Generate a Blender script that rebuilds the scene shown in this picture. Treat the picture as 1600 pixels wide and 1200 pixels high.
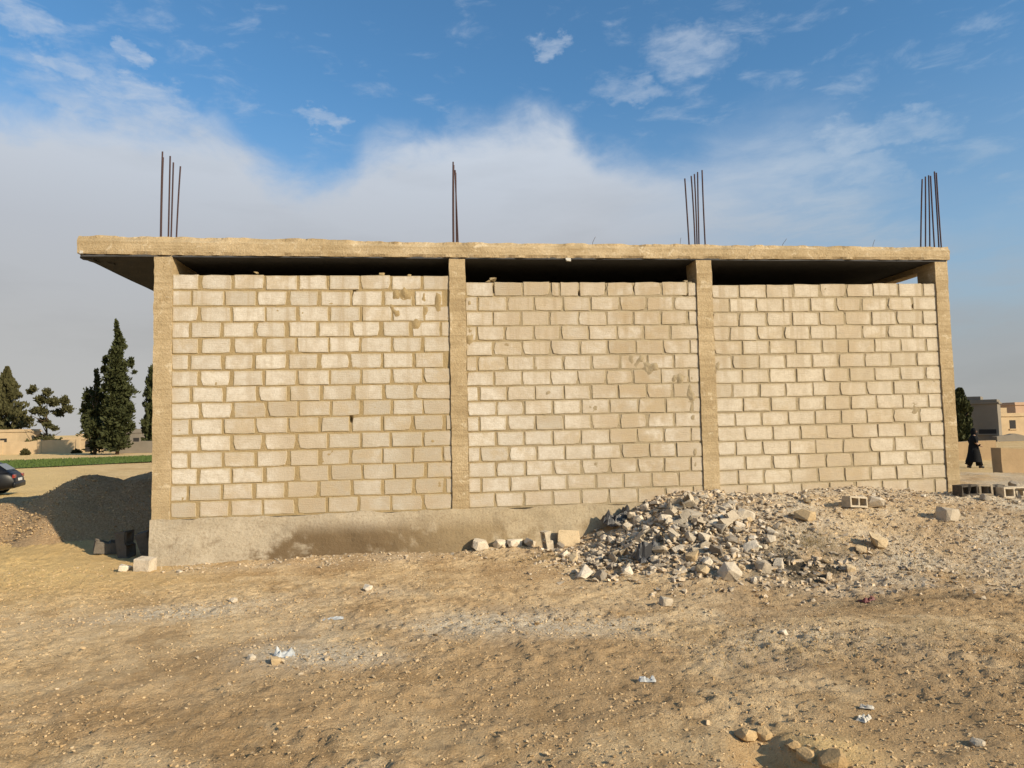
import bpy, bmesh, math, random
import numpy as np
from mathutils import Vector, Matrix, Euler

random.seed(7)
rng = np.random.default_rng(11)
scene = bpy.context.scene
COL = scene.collection
for o in list(bpy.data.objects):
    bpy.data.objects.remove(o)

# ------------------------------------------------------------------ camera
# world frame: X runs along the block facade, Y into the depth, Z = 0 at the top of the plinth
CAM = Vector((3.6115, -9.1505, 1.0947))
YAW, PITCH, ROLL = 0.1105, 0.0609, -0.0209
FPX = 1063.0


def cam_axes():
    cy, sy, cp, sp = math.cos(YAW), math.sin(YAW), math.cos(PITCH), math.sin(PITCH)
    fw = Vector((sy * cp, cy * cp, sp))
    rt = Vector((cy, -sy, 0))
    up = rt.cross(fw)
    c, s = math.cos(ROLL), math.sin(ROLL)
    return rt * c + up * s, up * c - rt * s, fw


RT, UP, FW = cam_axes()
cd = bpy.data.cameras.new('camera')
cam = bpy.data.objects.new('camera', cd)
COL.objects.link(cam)
cam.matrix_world = Matrix((
    (RT.x, UP.x, -FW.x, CAM.x), (RT.y, UP.y, -FW.y, CAM.y), (RT.z, UP.z, -FW.z, CAM.z), (0, 0, 0, 1)))
cd.sensor_width = 36.0
cd.lens = FPX / 1600 * 36.0
cd.clip_start = 0.05
cd.clip_end = 6000
scene.camera = cam


def at(x, y, axis, v):
    """point of the photograph's ray on the plane axis = v (survey helper)"""
    d = FW + RT * ((x - 800) / FPX) + UP * ((600 - y) / FPX)
    t = (v - CAM[axis]) / d[axis]
    return CAM + d * t


# ------------------------------------------------------------------ light
SUN_EL = math.radians(25.5)
SUN_AZ = math.radians(43)           # horizontal angle of the light towards the facade
to_sun = Vector((math.cos(SUN_AZ) * math.cos(SUN_EL), -math.sin(SUN_AZ) * math.cos(SUN_EL), math.sin(SUN_EL)))
sd = bpy.data.lights.new('sun', 'SUN')
sd.energy = 5.0
sd.angle = math.radians(0.6)
sd.color = (1.0, 0.84, 0.62)
sun = bpy.data.objects.new('sun', sd)
COL.objects.link(sun)
sun.rotation_euler = to_sun.to_track_quat('Z', 'Y').to_euler()
sun.location = (20, -20, 20)

world = bpy.data.worlds.new('World')
scene.world = world
world.use_nodes = True
scene.view_settings.view_transform = 'Standard'
scene.view_settings.look = 'None'
scene.view_settings.gamma = 1.0
scene.view_settings.exposure = 0.3
scene.view_settings.use_curve_mapping = False
scene.render.resolution_x = 1024
scene.render.resolution_y = 768


class NT:
    """tiny node-tree helper"""

    def __init__(self, tree):
        self.t = tree
        self.n = tree.nodes
        self.l = tree.links

    def node(self, typ, **kw):
        nd = self.n.new(typ)
        for k, v in kw.items():
            setattr(nd, k, v)
        return nd

    def link(self, a, b):
        self.l.new(a, b)

    def val(self, nd, name, v):
        s = nd.inputs[name]
        if hasattr(v, 'is_linked') or isinstance(v, bpy.types.NodeSocket):
            self.l.new(v, s)
        else:
            s.default_value = v

    def math(self, op, a, b=None, c=None, clamp=False):
        nd = self.node('ShaderNodeMath', operation=op, use_clamp=clamp)
        for i, v in enumerate((a, b, c)):
            if v is None:
                continue
            if isinstance(v, bpy.types.NodeSocket):
                self.l.new(v, nd.inputs[i])
            else:
                nd.inputs[i].default_value = v
        return nd.outputs[0]

    def smooth(self, x, a, b, lo=0.0, hi=1.0):
        nd = self.node('ShaderNodeMapRange', interpolation_type='SMOOTHSTEP')
        self.val(nd, 'Value', x)
        self.val(nd, 'From Min', a)
        self.val(nd, 'From Max', b)
        self.val(nd, 'To Min', lo)
        self.val(nd, 'To Max', hi)
        return nd.outputs[0]

    def noise(self, vec, scale, detail=4, rough=0.55, dist=0.0, col=False):
        nd = self.node('ShaderNodeTexNoise')
        if vec is not None:
            self.l.new(vec, nd.inputs['Vector'])
        nd.inputs['Scale'].default_value = scale
        nd.inputs['Detail'].default_value = detail
        nd.inputs['Roughness'].default_value = rough
        nd.inputs['Distortion'].default_value = dist
        return nd.outputs['Color' if col else 'Fac']

    def mapping(self, vec, scale=(1, 1, 1), loc=(0, 0, 0), rot=(0, 0, 0)):
        nd = self.node('ShaderNodeMapping')
        self.l.new(vec, nd.inputs['Vector'])
        nd.inputs['Scale'].default_value = scale
        nd.inputs['Location'].default_value = loc
        nd.inputs['Rotation'].default_value = rot
        return nd.outputs[0]

    def mix(self, f, a, b, mode='MIX'):
        nd = self.node('ShaderNodeMix', data_type='RGBA', blend_type=mode)
        for i, v in ((0, f), (6, a), (7, b)):
            if isinstance(v, bpy.types.NodeSocket):
                self.l.new(v, nd.inputs[i])
            elif i == 0:
                nd.inputs[0].default_value = v
            else:
                nd.inputs[i].default_value = (*v, 1) if len(v) == 3 else v
        return nd.outputs[2]

    def ramp(self, f, stops, interp='LINEAR'):
        nd = self.node('ShaderNodeValToRGB')
        cr = nd.color_ramp
        cr.interpolation = interp
        while len(cr.elements) < len(stops):
            cr.elements.new(0.5)
        for e, (p, c) in zip(cr.elements, stops):
            e.position = p
            if not isinstance(c, (tuple, list)):
                c = (c, c, c)
            e.color = (*c, 1)
        self.l.new(f, nd.inputs[0])
        return nd.outputs[0]


def build_world():
    w = NT(world.node_tree)
    w.n.clear()
    out = w.node('ShaderNodeOutputWorld')
    bg = w.node('ShaderNodeBackground')
    sky = w.node('ShaderNodeTexSky', sky_type='NISHITA')
    sky.sun_disc = False
    sky.sun_elevation = SUN_EL
    sky.sun_rotation = math.atan2(to_sun.x, to_sun.y)
    sky.air_density = 1.0
    sky.dust_density = 1.2
    sky.ozone_density = 2.2
    tc = w.node('ShaderNodeTexCoord')
    sep = w.node('ShaderNodeSeparateXYZ')
    w.link(tc.outputs['Generated'], sep.inputs[0])
    X, Y, Z = sep.outputs
    az = w.math('MULTIPLY', w.math('ARCTAN2', X, Y), 180 / math.pi)      # degrees from +Y towards +X
    el = w.math('MULTIPLY', w.math('ARCSINE', Z), 180 / math.pi)
    # upper edge of the cloud bank against azimuth, all the way round the horizon
    pts = [(-180, 21), (-140, 18), (-100, 22), (-60, 20), (-40, 20.6), (-31, 21.2), (-24, 21.9), (-17, 21.6), (-14.2, 20.2),
           (-9.5, 19.0), (-5.5, 21.8), (1.3, 23.2), (6.8, 24.3), (10.0, 24.4), (12.4, 22.8), (14.5, 20.6), (19.7, 20.8),
           (25.0, 22.6), (31, 23.6), (34, 21.5), (38, 17.5), (44, 15), (60, 15), (80, 18), (110, 22), (150, 17), (180, 21)]
    fc = w.node('ShaderNodeFloatCurve')
    cu = fc.mapping.curves[0]
    P = [((a + 180) / 360, e / 40) for a, e in pts]
    cu.points[0].location = P[0]
    cu.points[1].location = P[-1]
    for q in P[1:-1]:
        cu.points.new(*q)
    for q in cu.points:
        q.handle_type = 'AUTO_CLAMPED'
    fc.mapping.update()
    w.link(w.math('DIVIDE', w.math('ADD', az, 180.0), 360.0), fc.inputs['Value'])
    edge = w.math('ADD', w.math('MULTIPLY', fc.outputs[0], 40.0), 1.2)
    # angular coordinates for the cloud detail
    cmb = w.node('ShaderNodeCombineXYZ')
    w.link(w.math('MULTIPLY', az, 0.06), cmb.inputs[0])
    w.link(w.math('MULTIPLY', el, 0.10), cmb.inputs[1])
    V = cmb.outputs[0]
    nb = w.noise(V, 1.7, 7, 0.58, 0.5)
    nf = w.noise(V, 5.5, 6, 0.62, 0.6)
    d = w.math('SUBTRACT', edge, el)
    d = w.math('ADD', d, w.math('MULTIPLY', w.math('SUBTRACT', nb, 0.5), 6.0))
    d = w.math('ADD', d, w.math('MULTIPLY', w.math('SUBTRACT', nf, 0.5), 2.2))
    right = w.smooth(az, 12.0, 42.0)
    soft = w.math('ADD', 3.2, w.math('MULTIPLY', right, 7.0))
    bank = w.smooth(d, -1.2, soft)
    bank = w.math('MULTIPLY', bank, w.math('SUBTRACT', 0.97, w.math('MULTIPLY', w.math('MULTIPLY', right, w.smooth(w.noise(w.mapping(V, scale=(1.0, 2.4, 1), rot=(0, 0, math.radians(-30))), 2.4, 7, 0.6, 0.3), 0.66, 0.34, 0.25, 0.85)), w.smooth(el, 3.0, 14.0))))
    # wispy broken cloud above the bank: slanted streaks
    V2 = w.mapping(V, scale=(1.0, 1.7, 1), rot=(0, 0, math.radians(-22)))
    wn = w.noise(V2, 3.4, 9, 0.62, 0.35)
    wm = w.noise(V, 0.9, 2, 0.5)
    wl = w.smooth(az, -8.0, -26.0)
    wr = w.smooth(az, 8.0, 24.0)
    wz = w.math('ADD', w.math('ADD', w.math('MULTIPLY', wl, 0.08), w.math('MULTIPLY', wr, 0.045)), w.math('MULTIPLY', w.math('SUBTRACT', wm, 0.5), 0.14))
    wis = w.smooth(w.math('ADD', wn, wz), 0.54, 0.86)
    wis = w.math('MULTIPLY', wis, 0.40)
    # the few separate little clouds
    puffs = [(-22.2, 23.8, 3.2, 1.0, .75), (-25.5, 22.9, 3.5, 0.9, .6), (-9.4, 24.4, 1.3, .55, .6), (10.6, 29.8, 1.2, .6, .55),
             (22.0, 28.4, 2.8, 1.3, .55), (-29.8, 27.0, 1.6, .7, .6), (-23.0, 26.9, .9, .45, .65), (33.5, 20.6, 1.8, .9, .65),
             (37.6, 20.4, 2.2, .9, .55), (35.5, 17.9, 2.0, .7, .5), (17.0, 26.2, 2.2, .7, .45), (30.5, 17.0, 2.6, .8, .5), (-27.4, 24.9, 1.2, .5, .6),
             (-60, 27, 4, 1.2, .7), (70, 30, 5, 1.5, .7), (120, 33, 5, 1.6, .7), (-120, 30, 5, 1.5, .7), (175, 31, 4, 1.2, .7)]
    pm = None
    naz = w.math('MULTIPLY', w.math('SUBTRACT', w.noise(V, 6.0, 5, 0.6), 0.5), 7.0)
    nel = w.math('MULTIPLY', w.math('SUBTRACT', w.noise(V, 7.7, 5, 0.6), 0.5), 3.6)
    a2 = w.math('ADD', az, naz)
    e2 = w.math('ADD', el, nel)
    for (pa, pe, ra, re, s) in puffs:
        da = w.math('DIVIDE', w.math('SUBTRACT', a2, pa), ra)
        de = w.math('DIVIDE', w.math('SUBTRACT', w.math('ADD', e2, w.math('MULTIPLY', w.math('SUBTRACT', a2, pa), 0.12)), pe), re)
        r2 = w.math('ADD', w.math('MULTIPLY', da, da), w.math('MULTIPLY', de, de))
        g = w.smooth(r2, 3.0, 0.0, 0.0, s)
        pm = g if pm is None else w.math('MAXIMUM', pm, g)
    pm = w.math('MULTIPLY', pm, w.smooth(w.noise(V2, 7.0, 6, 0.62, 0.3), 0.25, 0.72, 0.25, 0.85))
    mask = w.math('SUBTRACT', 1.0, w.math('MULTIPLY', w.math('SUBTRACT', 1.0, w.math('MAXIMUM', bank, wis)), w.math('SUBTRACT', 1.0, pm)))
    # cloud tone: bright shoulders, greyer towards the horizon
    t = w.math('DIVIDE', el, 30.0, clamp=True)
    ccol = w.ramp(t, [(0.0, (.41, .40, .385)), (.25, (.39, .39, .39)), (.5, (.405, .425, .46)), (.72, (.47, .515, .58)), (1.0, (.53, .58, .65))])
    ccr = w.ramp(t, [(0.0, (.325, .325, .315)), (.22, (.30, .325, .345)), (.36, (.30, .36, .42)), (.6, (.38, .47, .57)), (1.0, (.50, .57, .66))])
    ccol = w.mix(right, ccol, ccr)
    tone = w.math('ADD', 0.80, w.math('MULTIPLY', w.noise(w.mapping(V, scale=(.7, 1.6, 1)), 1.3, 5, 0.55), 0.4))
    ccol = w.mix(1.0, ccol, w.ramp(tone, [(0, 0), (1, 1.0)]), 'MULTIPLY')
    skyc = w.mix(1.0, sky.outputs[0], (0.074, 0.118, 0.136), 'MULTIPLY')
    # thin haze veil, thicker low down
    veil = w.smooth(el, 28.0, 4.0, 0.0, 0.55)
    skyc = w.mix(veil, skyc, (.31, .37, .42))
    fin = w.mix(mask, skyc, ccol)
    w.link(fin, bg.inputs['Color'])
    bg.inputs['Strength'].default_value = 1.0
    w.link(bg.outputs[0], out.inputs['Surface'])


build_world()

# ------------------------------------------------------------------ numpy noise


def _hash(ix, iy, iz, seed):
    h = (ix.astype(np.int64) * 374761393 + iy.astype(np.int64) * 668265263 + iz.astype(np.int64) * 2147483647 + seed * 1274126177) & 0xffffffff
    h = ((h ^ (h >> 13)) * 1274126177) & 0xffffffff
    h = (h ^ (h >> 16)) & 0xffffffff
    h = (h * 2246822519) & 0xffffffff
    h = h ^ (h >> 15)
    return (h & 0xffffff) / float(0xffffff)


def vnoise(x, y, z=0.0, seed=0):
    x, y, z = np.broadcast_arrays(np.asarray(x, float), np.asarray(y, float), np.asarray(z, float))
    ix, iy, iz = np.floor(x), np.floor(y), np.floor(z)
    fx, fy, fz = x - ix, y - iy, z - iz
    ux, uy, uz = [f * f * f * (f * (f * 6 - 15) + 10) for f in (fx, fy, fz)]
    r = 0
    for dx in (0, 1):
        for dy in (0, 1):
            for dz in (0, 1):
                wgt = (ux if dx else 1 - ux) * (uy if dy else 1 - uy) * (uz if dz else 1 - uz)
                r = r + wgt * _hash(ix + dx, iy + dy, iz + dz, seed)
    return r * 2 - 1


def fbm(x, y, z=0.0, oct=4, seed=0, gain=0.5):
    a, s, f = 1.0, 0.0, 1.0
    for i in range(oct):
        s = s + a * vnoise(x * f, y * f, np.asarray(z) * f, seed + i * 17)
        a *= gain
        f *= 2.03
    return s


def sstep(a, b, x):
    t = np.clip((x - a) / (b - a), 0, 1)
    return t * t * (3 - 2 * t)


def blob(X, Y, cx, cy, rx, ry):
    return np.exp(-(((X - cx) / rx) ** 2 + ((Y - cy) / ry) ** 2))


# ------------------------------------------------------------------ object helpers


def mesh_np(name, verts, faces, smooth=False):
    me = bpy.data.meshes.new(name)
    verts = np.asarray(verts, dtype=np.float32)
    faces = np.asarray(faces, dtype=np.int32)
    n, k = faces.shape
    me.vertices.add(len(verts))
    me.vertices.foreach_set('co', verts.ravel())
    me.loops.add(n * k)
    me.loops.foreach_set('vertex_index', faces.ravel())
    me.polygons.add(n)
    me.polygons.foreach_set('loop_start', np.arange(0, n * k, k, dtype=np.int32))
    me.polygons.foreach_set('loop_total', np.full(n, k, dtype=np.int32))
    me.update(calc_edges=True)
    me.polygons.foreach_set('use_smooth', np.full(n, bool(smooth)))
    me.validate()
    return me


def link(name, me, mat=None, parent=None, loc=None, rot=None, scale=None):
    o = bpy.data.objects.new(name, me)
    COL.objects.link(o)
    if mat is not None and me is not None and len(me.materials) == 0:
        me.materials.append(mat)
    if parent is not None:
        o.parent = parent
    if loc is not None:
        o.location = loc
    if rot is not None:
        o.rotation_euler = rot
    if scale is not None:
        o.scale = scale
    return o


def tag(o, label=None, cat=None, group=None, kind=None):
    if label:
        o['label'] = label
    if cat:
        o['category'] = cat
    if group:
        o['group'] = group
    if kind:
        o['kind'] = kind
    return o


def empty(name, loc=(0, 0, 0), rz=0.0):
    o = bpy.data.objects.new(name, None)
    o.empty_display_size = 0.2
    COL.objects.link(o)
    o.location = loc
    o.rotation_euler = (0, 0, rz)
    return o


def bm_mesh(name, bm, smooth=False):
    me = bpy.data.meshes.new(name)
    bm.normal_update()
    if smooth:
        for f in bm.faces:
            f.smooth = True
    bm.to_mesh(me)
    bm.free()
    return me


def box_bm(bm, x0, x1, y0, y1, z0, z1, bev=0.0):
    r = bmesh.ops.create_cube(bm, size=1.0)
    for v in r['verts']:
        v.co = Vector((x0 + (v.co.x + .5) * (x1 - x0), y0 + (v.co.y + .5) * (y1 - y0), z0 + (v.co.z + .5) * (z1 - z0)))
    if bev:
        es = list({e for v in r['verts'] for e in v.link_edges})
        bmesh.ops.bevel(bm, geom=es, offset=bev, segments=2, affect='EDGES', profile=.5)


def rough_box(name, x0, x1, y0, y1, z0, z1, res, amp, seed=0, scale=6.0, shape=None):
    """box with evenly gridded, unevenly cast faces"""
    nx, ny, nz = [max(1, int(round(abs(b - a) / r))) for a, b, r in ((x0, x1, res[0]), (y0, y1, res[1]), (z0, z1, res[2]))]
    gx, gy, gz = np.linspace(x0, x1, nx + 1), np.linspace(y0, y1, ny + 1), np.linspace(z0, z1, nz + 1)
    V, F = [], []
    idx = {}

    def vid(i, j, k):
        key = (i, j, k)
        if key not in idx:
            idx[key] = len(V)
            V.append((gx[i], gy[j], gz[k]))
        return idx[key]
    for i in range(nx):
        for k in range(nz):
            F.append((vid(i, 0, k), vid(i + 1, 0, k), vid(i + 1, 0, k + 1), vid(i, 0, k + 1)))
            F.append((vid(i, ny, k), vid(i, ny, k + 1), vid(i + 1, ny, k + 1), vid(i + 1, ny, k)))
    for j in range(ny):
        for k in range(nz):
            F.append((vid(0, j, k), vid(0, j, k + 1), vid(0, j + 1, k + 1), vid(0, j + 1, k)))
            F.append((vid(nx, j, k), vid(nx, j + 1, k), vid(nx, j + 1, k + 1), vid(nx, j, k + 1)))
    for i in range(nx):
        for j in range(ny):
            F.append((vid(i, j, 0), vid(i, j + 1, 0), vid(i + 1, j + 1, 0), vid(i + 1, j, 0)))
            F.append((vid(i, j, nz), vid(i + 1, j, nz), vid(i + 1, j + 1, nz), vid(i, j + 1, nz)))
    V = np.array(V)
    s = scale
    D = np.stack([fbm(V[:, 0] * s, V[:, 1] * s, V[:, 2] * s, 3, seed + q) for q in (1, 50, 99)], 1) * amp
    V2 = V + D
    if shape is not None:
        V2 = shape(V, V2)
    return mesh_np(name, V2, F)


def hull_stone(name, n, dims, seed, power=0.45):
    r = random.Random(seed)
    bm = bmesh.new()
    for i in range(n):
        v = Vector((r.uniform(-1, 1), r.uniform(-1, 1), r.uniform(-1, 1)))
        v = v / max(1e-3, v.length) * (0.82 + 0.3 * r.random())
        # push towards a box for broken masonry
        v = Vector([math.copysign(abs(c) ** power, c) for c in v])
        v = Vector((v.x * dims[0] / 2, v.y * dims[1] / 2, v.z * dims[2] / 2))
        bm.verts.new(v)
    bmesh.ops.convex_hull(bm, input=bm.verts)
    loose = [v for v in bm.verts if not v.link_faces]
    bmesh.ops.delete(bm, geom=loose, context='VERTS')
    bmesh.ops.dissolve_limit(bm, angle_limit=math.radians(9), verts=bm.verts, edges=bm.edges)
    return bm_mesh(name, bm)


# ------------------------------------------------------------------ materials


def material(name):
    m = bpy.data.materials.new(name)
    m.use_nodes = True
    t = NT(m.node_tree)
    b = t.n['Principled BSDF']
    return m, t, b


def pos(t):
    return t.node('ShaderNodeNewGeometry').outputs['Position']


def bump(t, b, h, strength=0.4, dist=0.02):
    nd = t.node('ShaderNodeBump')
    nd.inputs['Strength'].default_value = strength
    nd.inputs['Distance'].default_value = dist
    t.link(h, nd.inputs['Height'])
    t.link(nd.outputs[0], b.inputs['Normal'])


def simple(name, col, rough=0.7, metal=0.0, vary=0.25, scale=8.0, bmp=0.15, spec=0.5):
    m, t, b = material(name)
    p = pos(t)
    n = t.noise(p, scale, 5, 0.6)
    c = t.mix(n, tuple(x * (1 - vary) for x in col), tuple(min(1, x * (1 + vary)) for x in col))
    t.link(c, b.inputs['Base Color'])
    b.inputs['Roughness'].default_value = rough
    b.inputs['Metallic'].default_value = metal
    b.inputs['Specular IOR Level'].default_value = spec
    if bmp:
        bump(t, b, t.noise(p, scale * 5, 4, 0.6), bmp, 0.02)
    return m


def mat_block():
    m, t, b = material('concrete_block')
    p = pos(t)
    oi = t.node('ShaderNodeObjectInfo')
    rnd = oi.outputs['Random']
    base = t.ramp(rnd, [(0.0, (.41, .355, .275)), (.08, (.53, .48, .40)), (.45, (.575, .52, .435)), (.75, (.60, .545, .46)), (1.0, (.625, .57, .48))])
    sep = t.node('ShaderNodeSeparateXYZ')
    t.link(p, sep.inputs[0])
    # the bays were laid from different batches: greyer on the left, sandier on the right
    warm = t.smooth(sep.outputs[0], 6.5, 8.5)
    base = t.mix(t.math('MULTIPLY', warm, 0.4), base, (.55, .45, .30))
    # cement slurry and rain stains with shapes of their own
    st = t.noise(t.mapping(p, scale=(1.0, 1.0, 0.55)), 0.9, 5, 0.6, 0.6)
    stain = t.smooth(st, 0.47, 0.64)
    sx = t.math('MULTIPLY', t.smooth(sep.outputs[0], 5.0, 6.3), t.smooth(sep.outputs[0], 7.7, 6.6))
    stain = t.math('MAXIMUM', t.math('MULTIPLY', stain, 0.55), t.math('MULTIPLY', sx, t.smooth(t.noise(p, 2.3, 4, .6), .34, .56, .1, .8)))
    base = t.mix(stain, base, (.385, .285, .165))
    gx_ = t.math('MULTIPLY', t.smooth(sep.outputs[0], 1.3, 2.8), t.smooth(sep.outputs[0], 4.1, 3.6))
    gm = t.math('MULTIPLY', t.math('MULTIPLY', gx_, t.smooth(sep.outputs[2], 2.3, .9)), t.smooth(t.noise(p, 1.4, 4, .6), .32, .6, .2, .6))
    base = t.mix(gm, base, (.36, .32, .25))
    # slurry left on single blocks
    rr = t.math('FRACT', t.math('MULTIPLY', rnd, 17.31))
    ms = t.math('MULTIPLY', t.smooth(rr, 0.72, 0.85), t.smooth(t.noise(p, 5.0, 3, .6), .4, .62))
    base = t.mix(t.math('MULTIPLY', ms, 0.55), base, (.43, .33, .20))
    # vertical rain streaks running from the wall head
    stk = t.noise(t.mapping(p, scale=(7.0, 7.0, 0.35)), 1.0, 4, 0.6)
    stk = t.math('MULTIPLY', t.smooth(stk, .50, .66), t.smooth(sep.outputs[2], 0.3, 3.1, 0.0, .6))
    base = t.mix(stk, base, (.36, .27, .16))
    # damp, soiled feet of the wall
    lowm = t.math('MULTIPLY', t.smooth(sep.outputs[2], 0.55, 0.0), t.smooth(t.noise(p, 1.7, 4, .6), .38, .62, 0, .6))
    base = t.mix(lowm, base, (.40, .30, .19))
    # mortar dragged over the arrises when the joints were struck
    tg = t.node('ShaderNodeTexCoord').outputs['Generated']
    sg = t.node('ShaderNodeSeparateXYZ')
    t.link(tg, sg.inputs[0])
    ex = t.math('MULTIPLY', t.math('SUBTRACT', 0.5, t.math('ABSOLUTE', t.math('SUBTRACT', sg.outputs[0], 0.5))), 0.39)
    ez = t.math('MULTIPLY', t.math('SUBTRACT', 0.5, t.math('ABSOLUTE', t.math('SUBTRACT', sg.outputs[2], 0.5))), 0.195)
    ed = t.math('MINIMUM', ex, ez)
    en = t.math('ADD', ed, t.math('MULTIPLY', t.math('SUBTRACT', t.noise(p, 11, 5, .65), .5), .075))
    base = t.mix(t.smooth(en, .034, -.006, 0, .85), base, (.43, .35, .22))
    # dirt that clings to the rough edges
    fine = t.noise(p, 38, 5, 0.65)
    base = t.mix(t.smooth(fine, .35, .75, 0.0, .34), base, (.38, .30, .20))
    base = t.mix(t.smooth(t.noise(p, 7, 5, .7), .42, .66, 0.0, .45), base, (.40, .33, .24))
    sp = t.noise(p, 120, 2, 0.5)
    base = t.mix(t.smooth(sp, .62, .72, 0, .4), base, (.24, .19, .13))
    t.link(base, b.inputs['Base Color'])
    b.inputs['Roughness'].default_value = 0.95
    b.inputs['Specular IOR Level'].default_value = 0.1
    h = t.math('ADD', t.noise(p, 70, 5, .7), t.math('MULTIPLY', t.noise(t.mapping(p, scale=(1, 1, 7)), 9, 3, .5), .7))
    bump(t, b, h, .55, .012)
    return m


def mat_mortar():
    m, t, b = material('mortar')
    p = pos(t)
    sep = t.node('ShaderNodeSeparateXYZ')
    t.link(p, sep.inputs[0])
    n = t.noise(p, 3.0, 5, .6)
    och = t.mix(n, (.285, .21, .10), (.39, .295, .165))
    grey = t.mix(n, (.28, .225, .14), (.39, .32, .21))
    c = t.mix(t.smooth(sep.outputs[0], 3.6, 5.2), och, grey)
    c = t.mix(t.smooth(t.noise(p, 45, 4, .6), .4, .75, 0, .35), c, (.22, .15, .08))
    t.link(c, b.inputs['Base Color'])
    b.inputs['Roughness'].default_value = 1.0
    b.inputs['Specular IOR Level'].default_value = 0.05
    bump(t, b, t.noise(p, 60, 5, .7), .7, .015)
    return m


def mat_concrete():
    m, t, b = material('cast_concrete')
    p = pos(t)
    n1 = t.noise(p, 1.6, 6, .62)
    c = t.ramp(n1, [(.25, (.29, .21, .115)), (.45, (.41, .31, .18)), (.6, (.48, .37, .225)), (.8, (.55, .445, .295))])
    pt = t.noise(p, 6.5, 5, .65, .8)
    c = t.mix(t.smooth(pt, .56, .66, 0, .6), c, (.64, .54, .38))
    c = t.mix(t.smooth(t.noise(p, 3.1, 5, .7, .5), .56, .70, 0, .6), c, (.27, .185, .09))
    # board marks of the shuttering
    brd = t.noise(t.mapping(p, scale=(.6, .6, 22)), 1.0, 3, .5)
    c = t.mix(t.smooth(brd, .48, .66, 0, .5), c, (.30, .22, .12))
    c = t.mix(t.smooth(t.noise(p, 42, 5, .65), .42, .78, 0, .45), c, (.24, .17, .085))
    t.link(c, b.inputs['Base Color'])
    b.inputs['Roughness'].default_value = .95
    b.inputs['Specular IOR Level'].default_value = .1
    h = t.math('ADD', t.noise(p, 45, 6, .7), t.math('MULTIPLY', brd, .6))
    bump(t, b, h, .7, .02)
    return m


def mat_plinth():
    m, t, b = material('plinth_concrete')
    p = pos(t)
    n1 = t.noise(p, 1.3, 6, .62, .3)
    c = t.ramp(n1, [(.28, (.31, .26, .19)), (.5, (.42, .355, .26)), (.75, (.50, .43, .325))])
    sep = t.node('ShaderNodeSeparateXYZ')
    t.link(p, sep.inputs[0])
    # damp brown staining in the middle of the plinth
    dx = t.math('MULTIPLY', t.smooth(sep.outputs[0], 0.9, 2.3), t.smooth(sep.outputs[0], 5.4, 3.9))
    dn = t.math('ADD', t.noise(p, 2.6, 6, .65, .4), t.math('MULTIPLY', dx, .22))
    dz = t.smooth(sep.outputs[2], -.02, -.3)
    c = t.mix(t.math('MULTIPLY', t.smooth(dn, .52, .70, 0, .92), dz), c, (.135, .09, .046))
    yel = t.math('MULTIPLY', t.smooth(sep.outputs[0], 2.6, 4.2), .5)
    c = t.mix(yel, c, (.40, .31, .18))
    c = t.mix(t.smooth(t.noise(p, 34, 6, .7), .46, .72, 0, .55), c, (.18, .13, .08))
    t.link(c, b.inputs['Base Color'])
    b.inputs['Roughness'].default_value = .97
    b.inputs['Specular IOR Level'].default_value = .08
    h = t.math('ADD', t.noise(p, 26, 7, .75), t.math('MULTIPLY', t.noise(p, 7, 4, .6), 1.2))
    bump(t, b, h, .55, .02)
    return m


def mat_ground():
    m, t, b = material('bare_soil')
    p = pos(t)
    at_ = t.node('ShaderNodeVertexColor')
    at_.layer_name = 'soil'
    sp = t.node('ShaderNodeSeparateColor')
    t.link(at_.outputs[0], sp.inputs[0])
    gravel, orange, ash = sp.outputs
    n1 = t.noise(p, .55, 5, .6, .4)
    n2 = t.noise(p, 3.2, 6, .65, .3)
    n3 = t.noise(p, 22, 6, .7)
    c = t.ramp(n2, [(.28, (.46, .315, .165)), (.45, (.61, .44, .245)), (.6, (.68, .505, .295)), (.78, (.72, .56, .35))])
    c = t.mix(t.smooth(n1, .44, .58, 0, .68), c, (.39, .25, .125))
    n4 = t.noise(p, 1.7, 5, .65, .5)
    c = t.mix(t.smooth(n4, .49, .62, 0, .6), c, (.36, .23, .11))
    c = t.mix(t.smooth(t.noise(p, 48, 4, .7), .50, .66, 0, .42), c, (.33, .21, .105))
    og = t.mix(n2, (.62, .42, .17), (.72, .52, .25))
    c = t.mix(orange, c, og)
    gr = t.ramp(t.noise(p, 55, 4, .7), [(.3, (.38, .30, .20)), (.5, (.58, .49, .36)), (.7, (.72, .64, .51))])
    c = t.mix(t.math('MULTIPLY', gravel, t.smooth(n3, .32, .58, .45, 1)), c, gr)
    c = t.mix(t.math('MULTIPLY', ash, t.smooth(n2, .25, .55, .55, 1)), c, (.055, .05, .04))
    c = t.mix(t.smooth(n3, .54, .74, 0, .35), c, (.30, .205, .105))
    c = t.mix(t.smooth(t.noise(p, 95, 3, .6), .58, .72, 0, .4), c, (.66, .55, .40))
    t.link(c, b.inputs['Base Color'])
    b.inputs['Roughness'].default_value = 1.0
    b.inputs['Specular IOR Level'].default_value = .03
    h = t.math('ADD', t.math('MULTIPLY', n3, .7), t.math('MULTIPLY', t.noise(p, 60, 5, .75), .9))
    bump(t, b, h, .8, .035)
    return m


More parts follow.
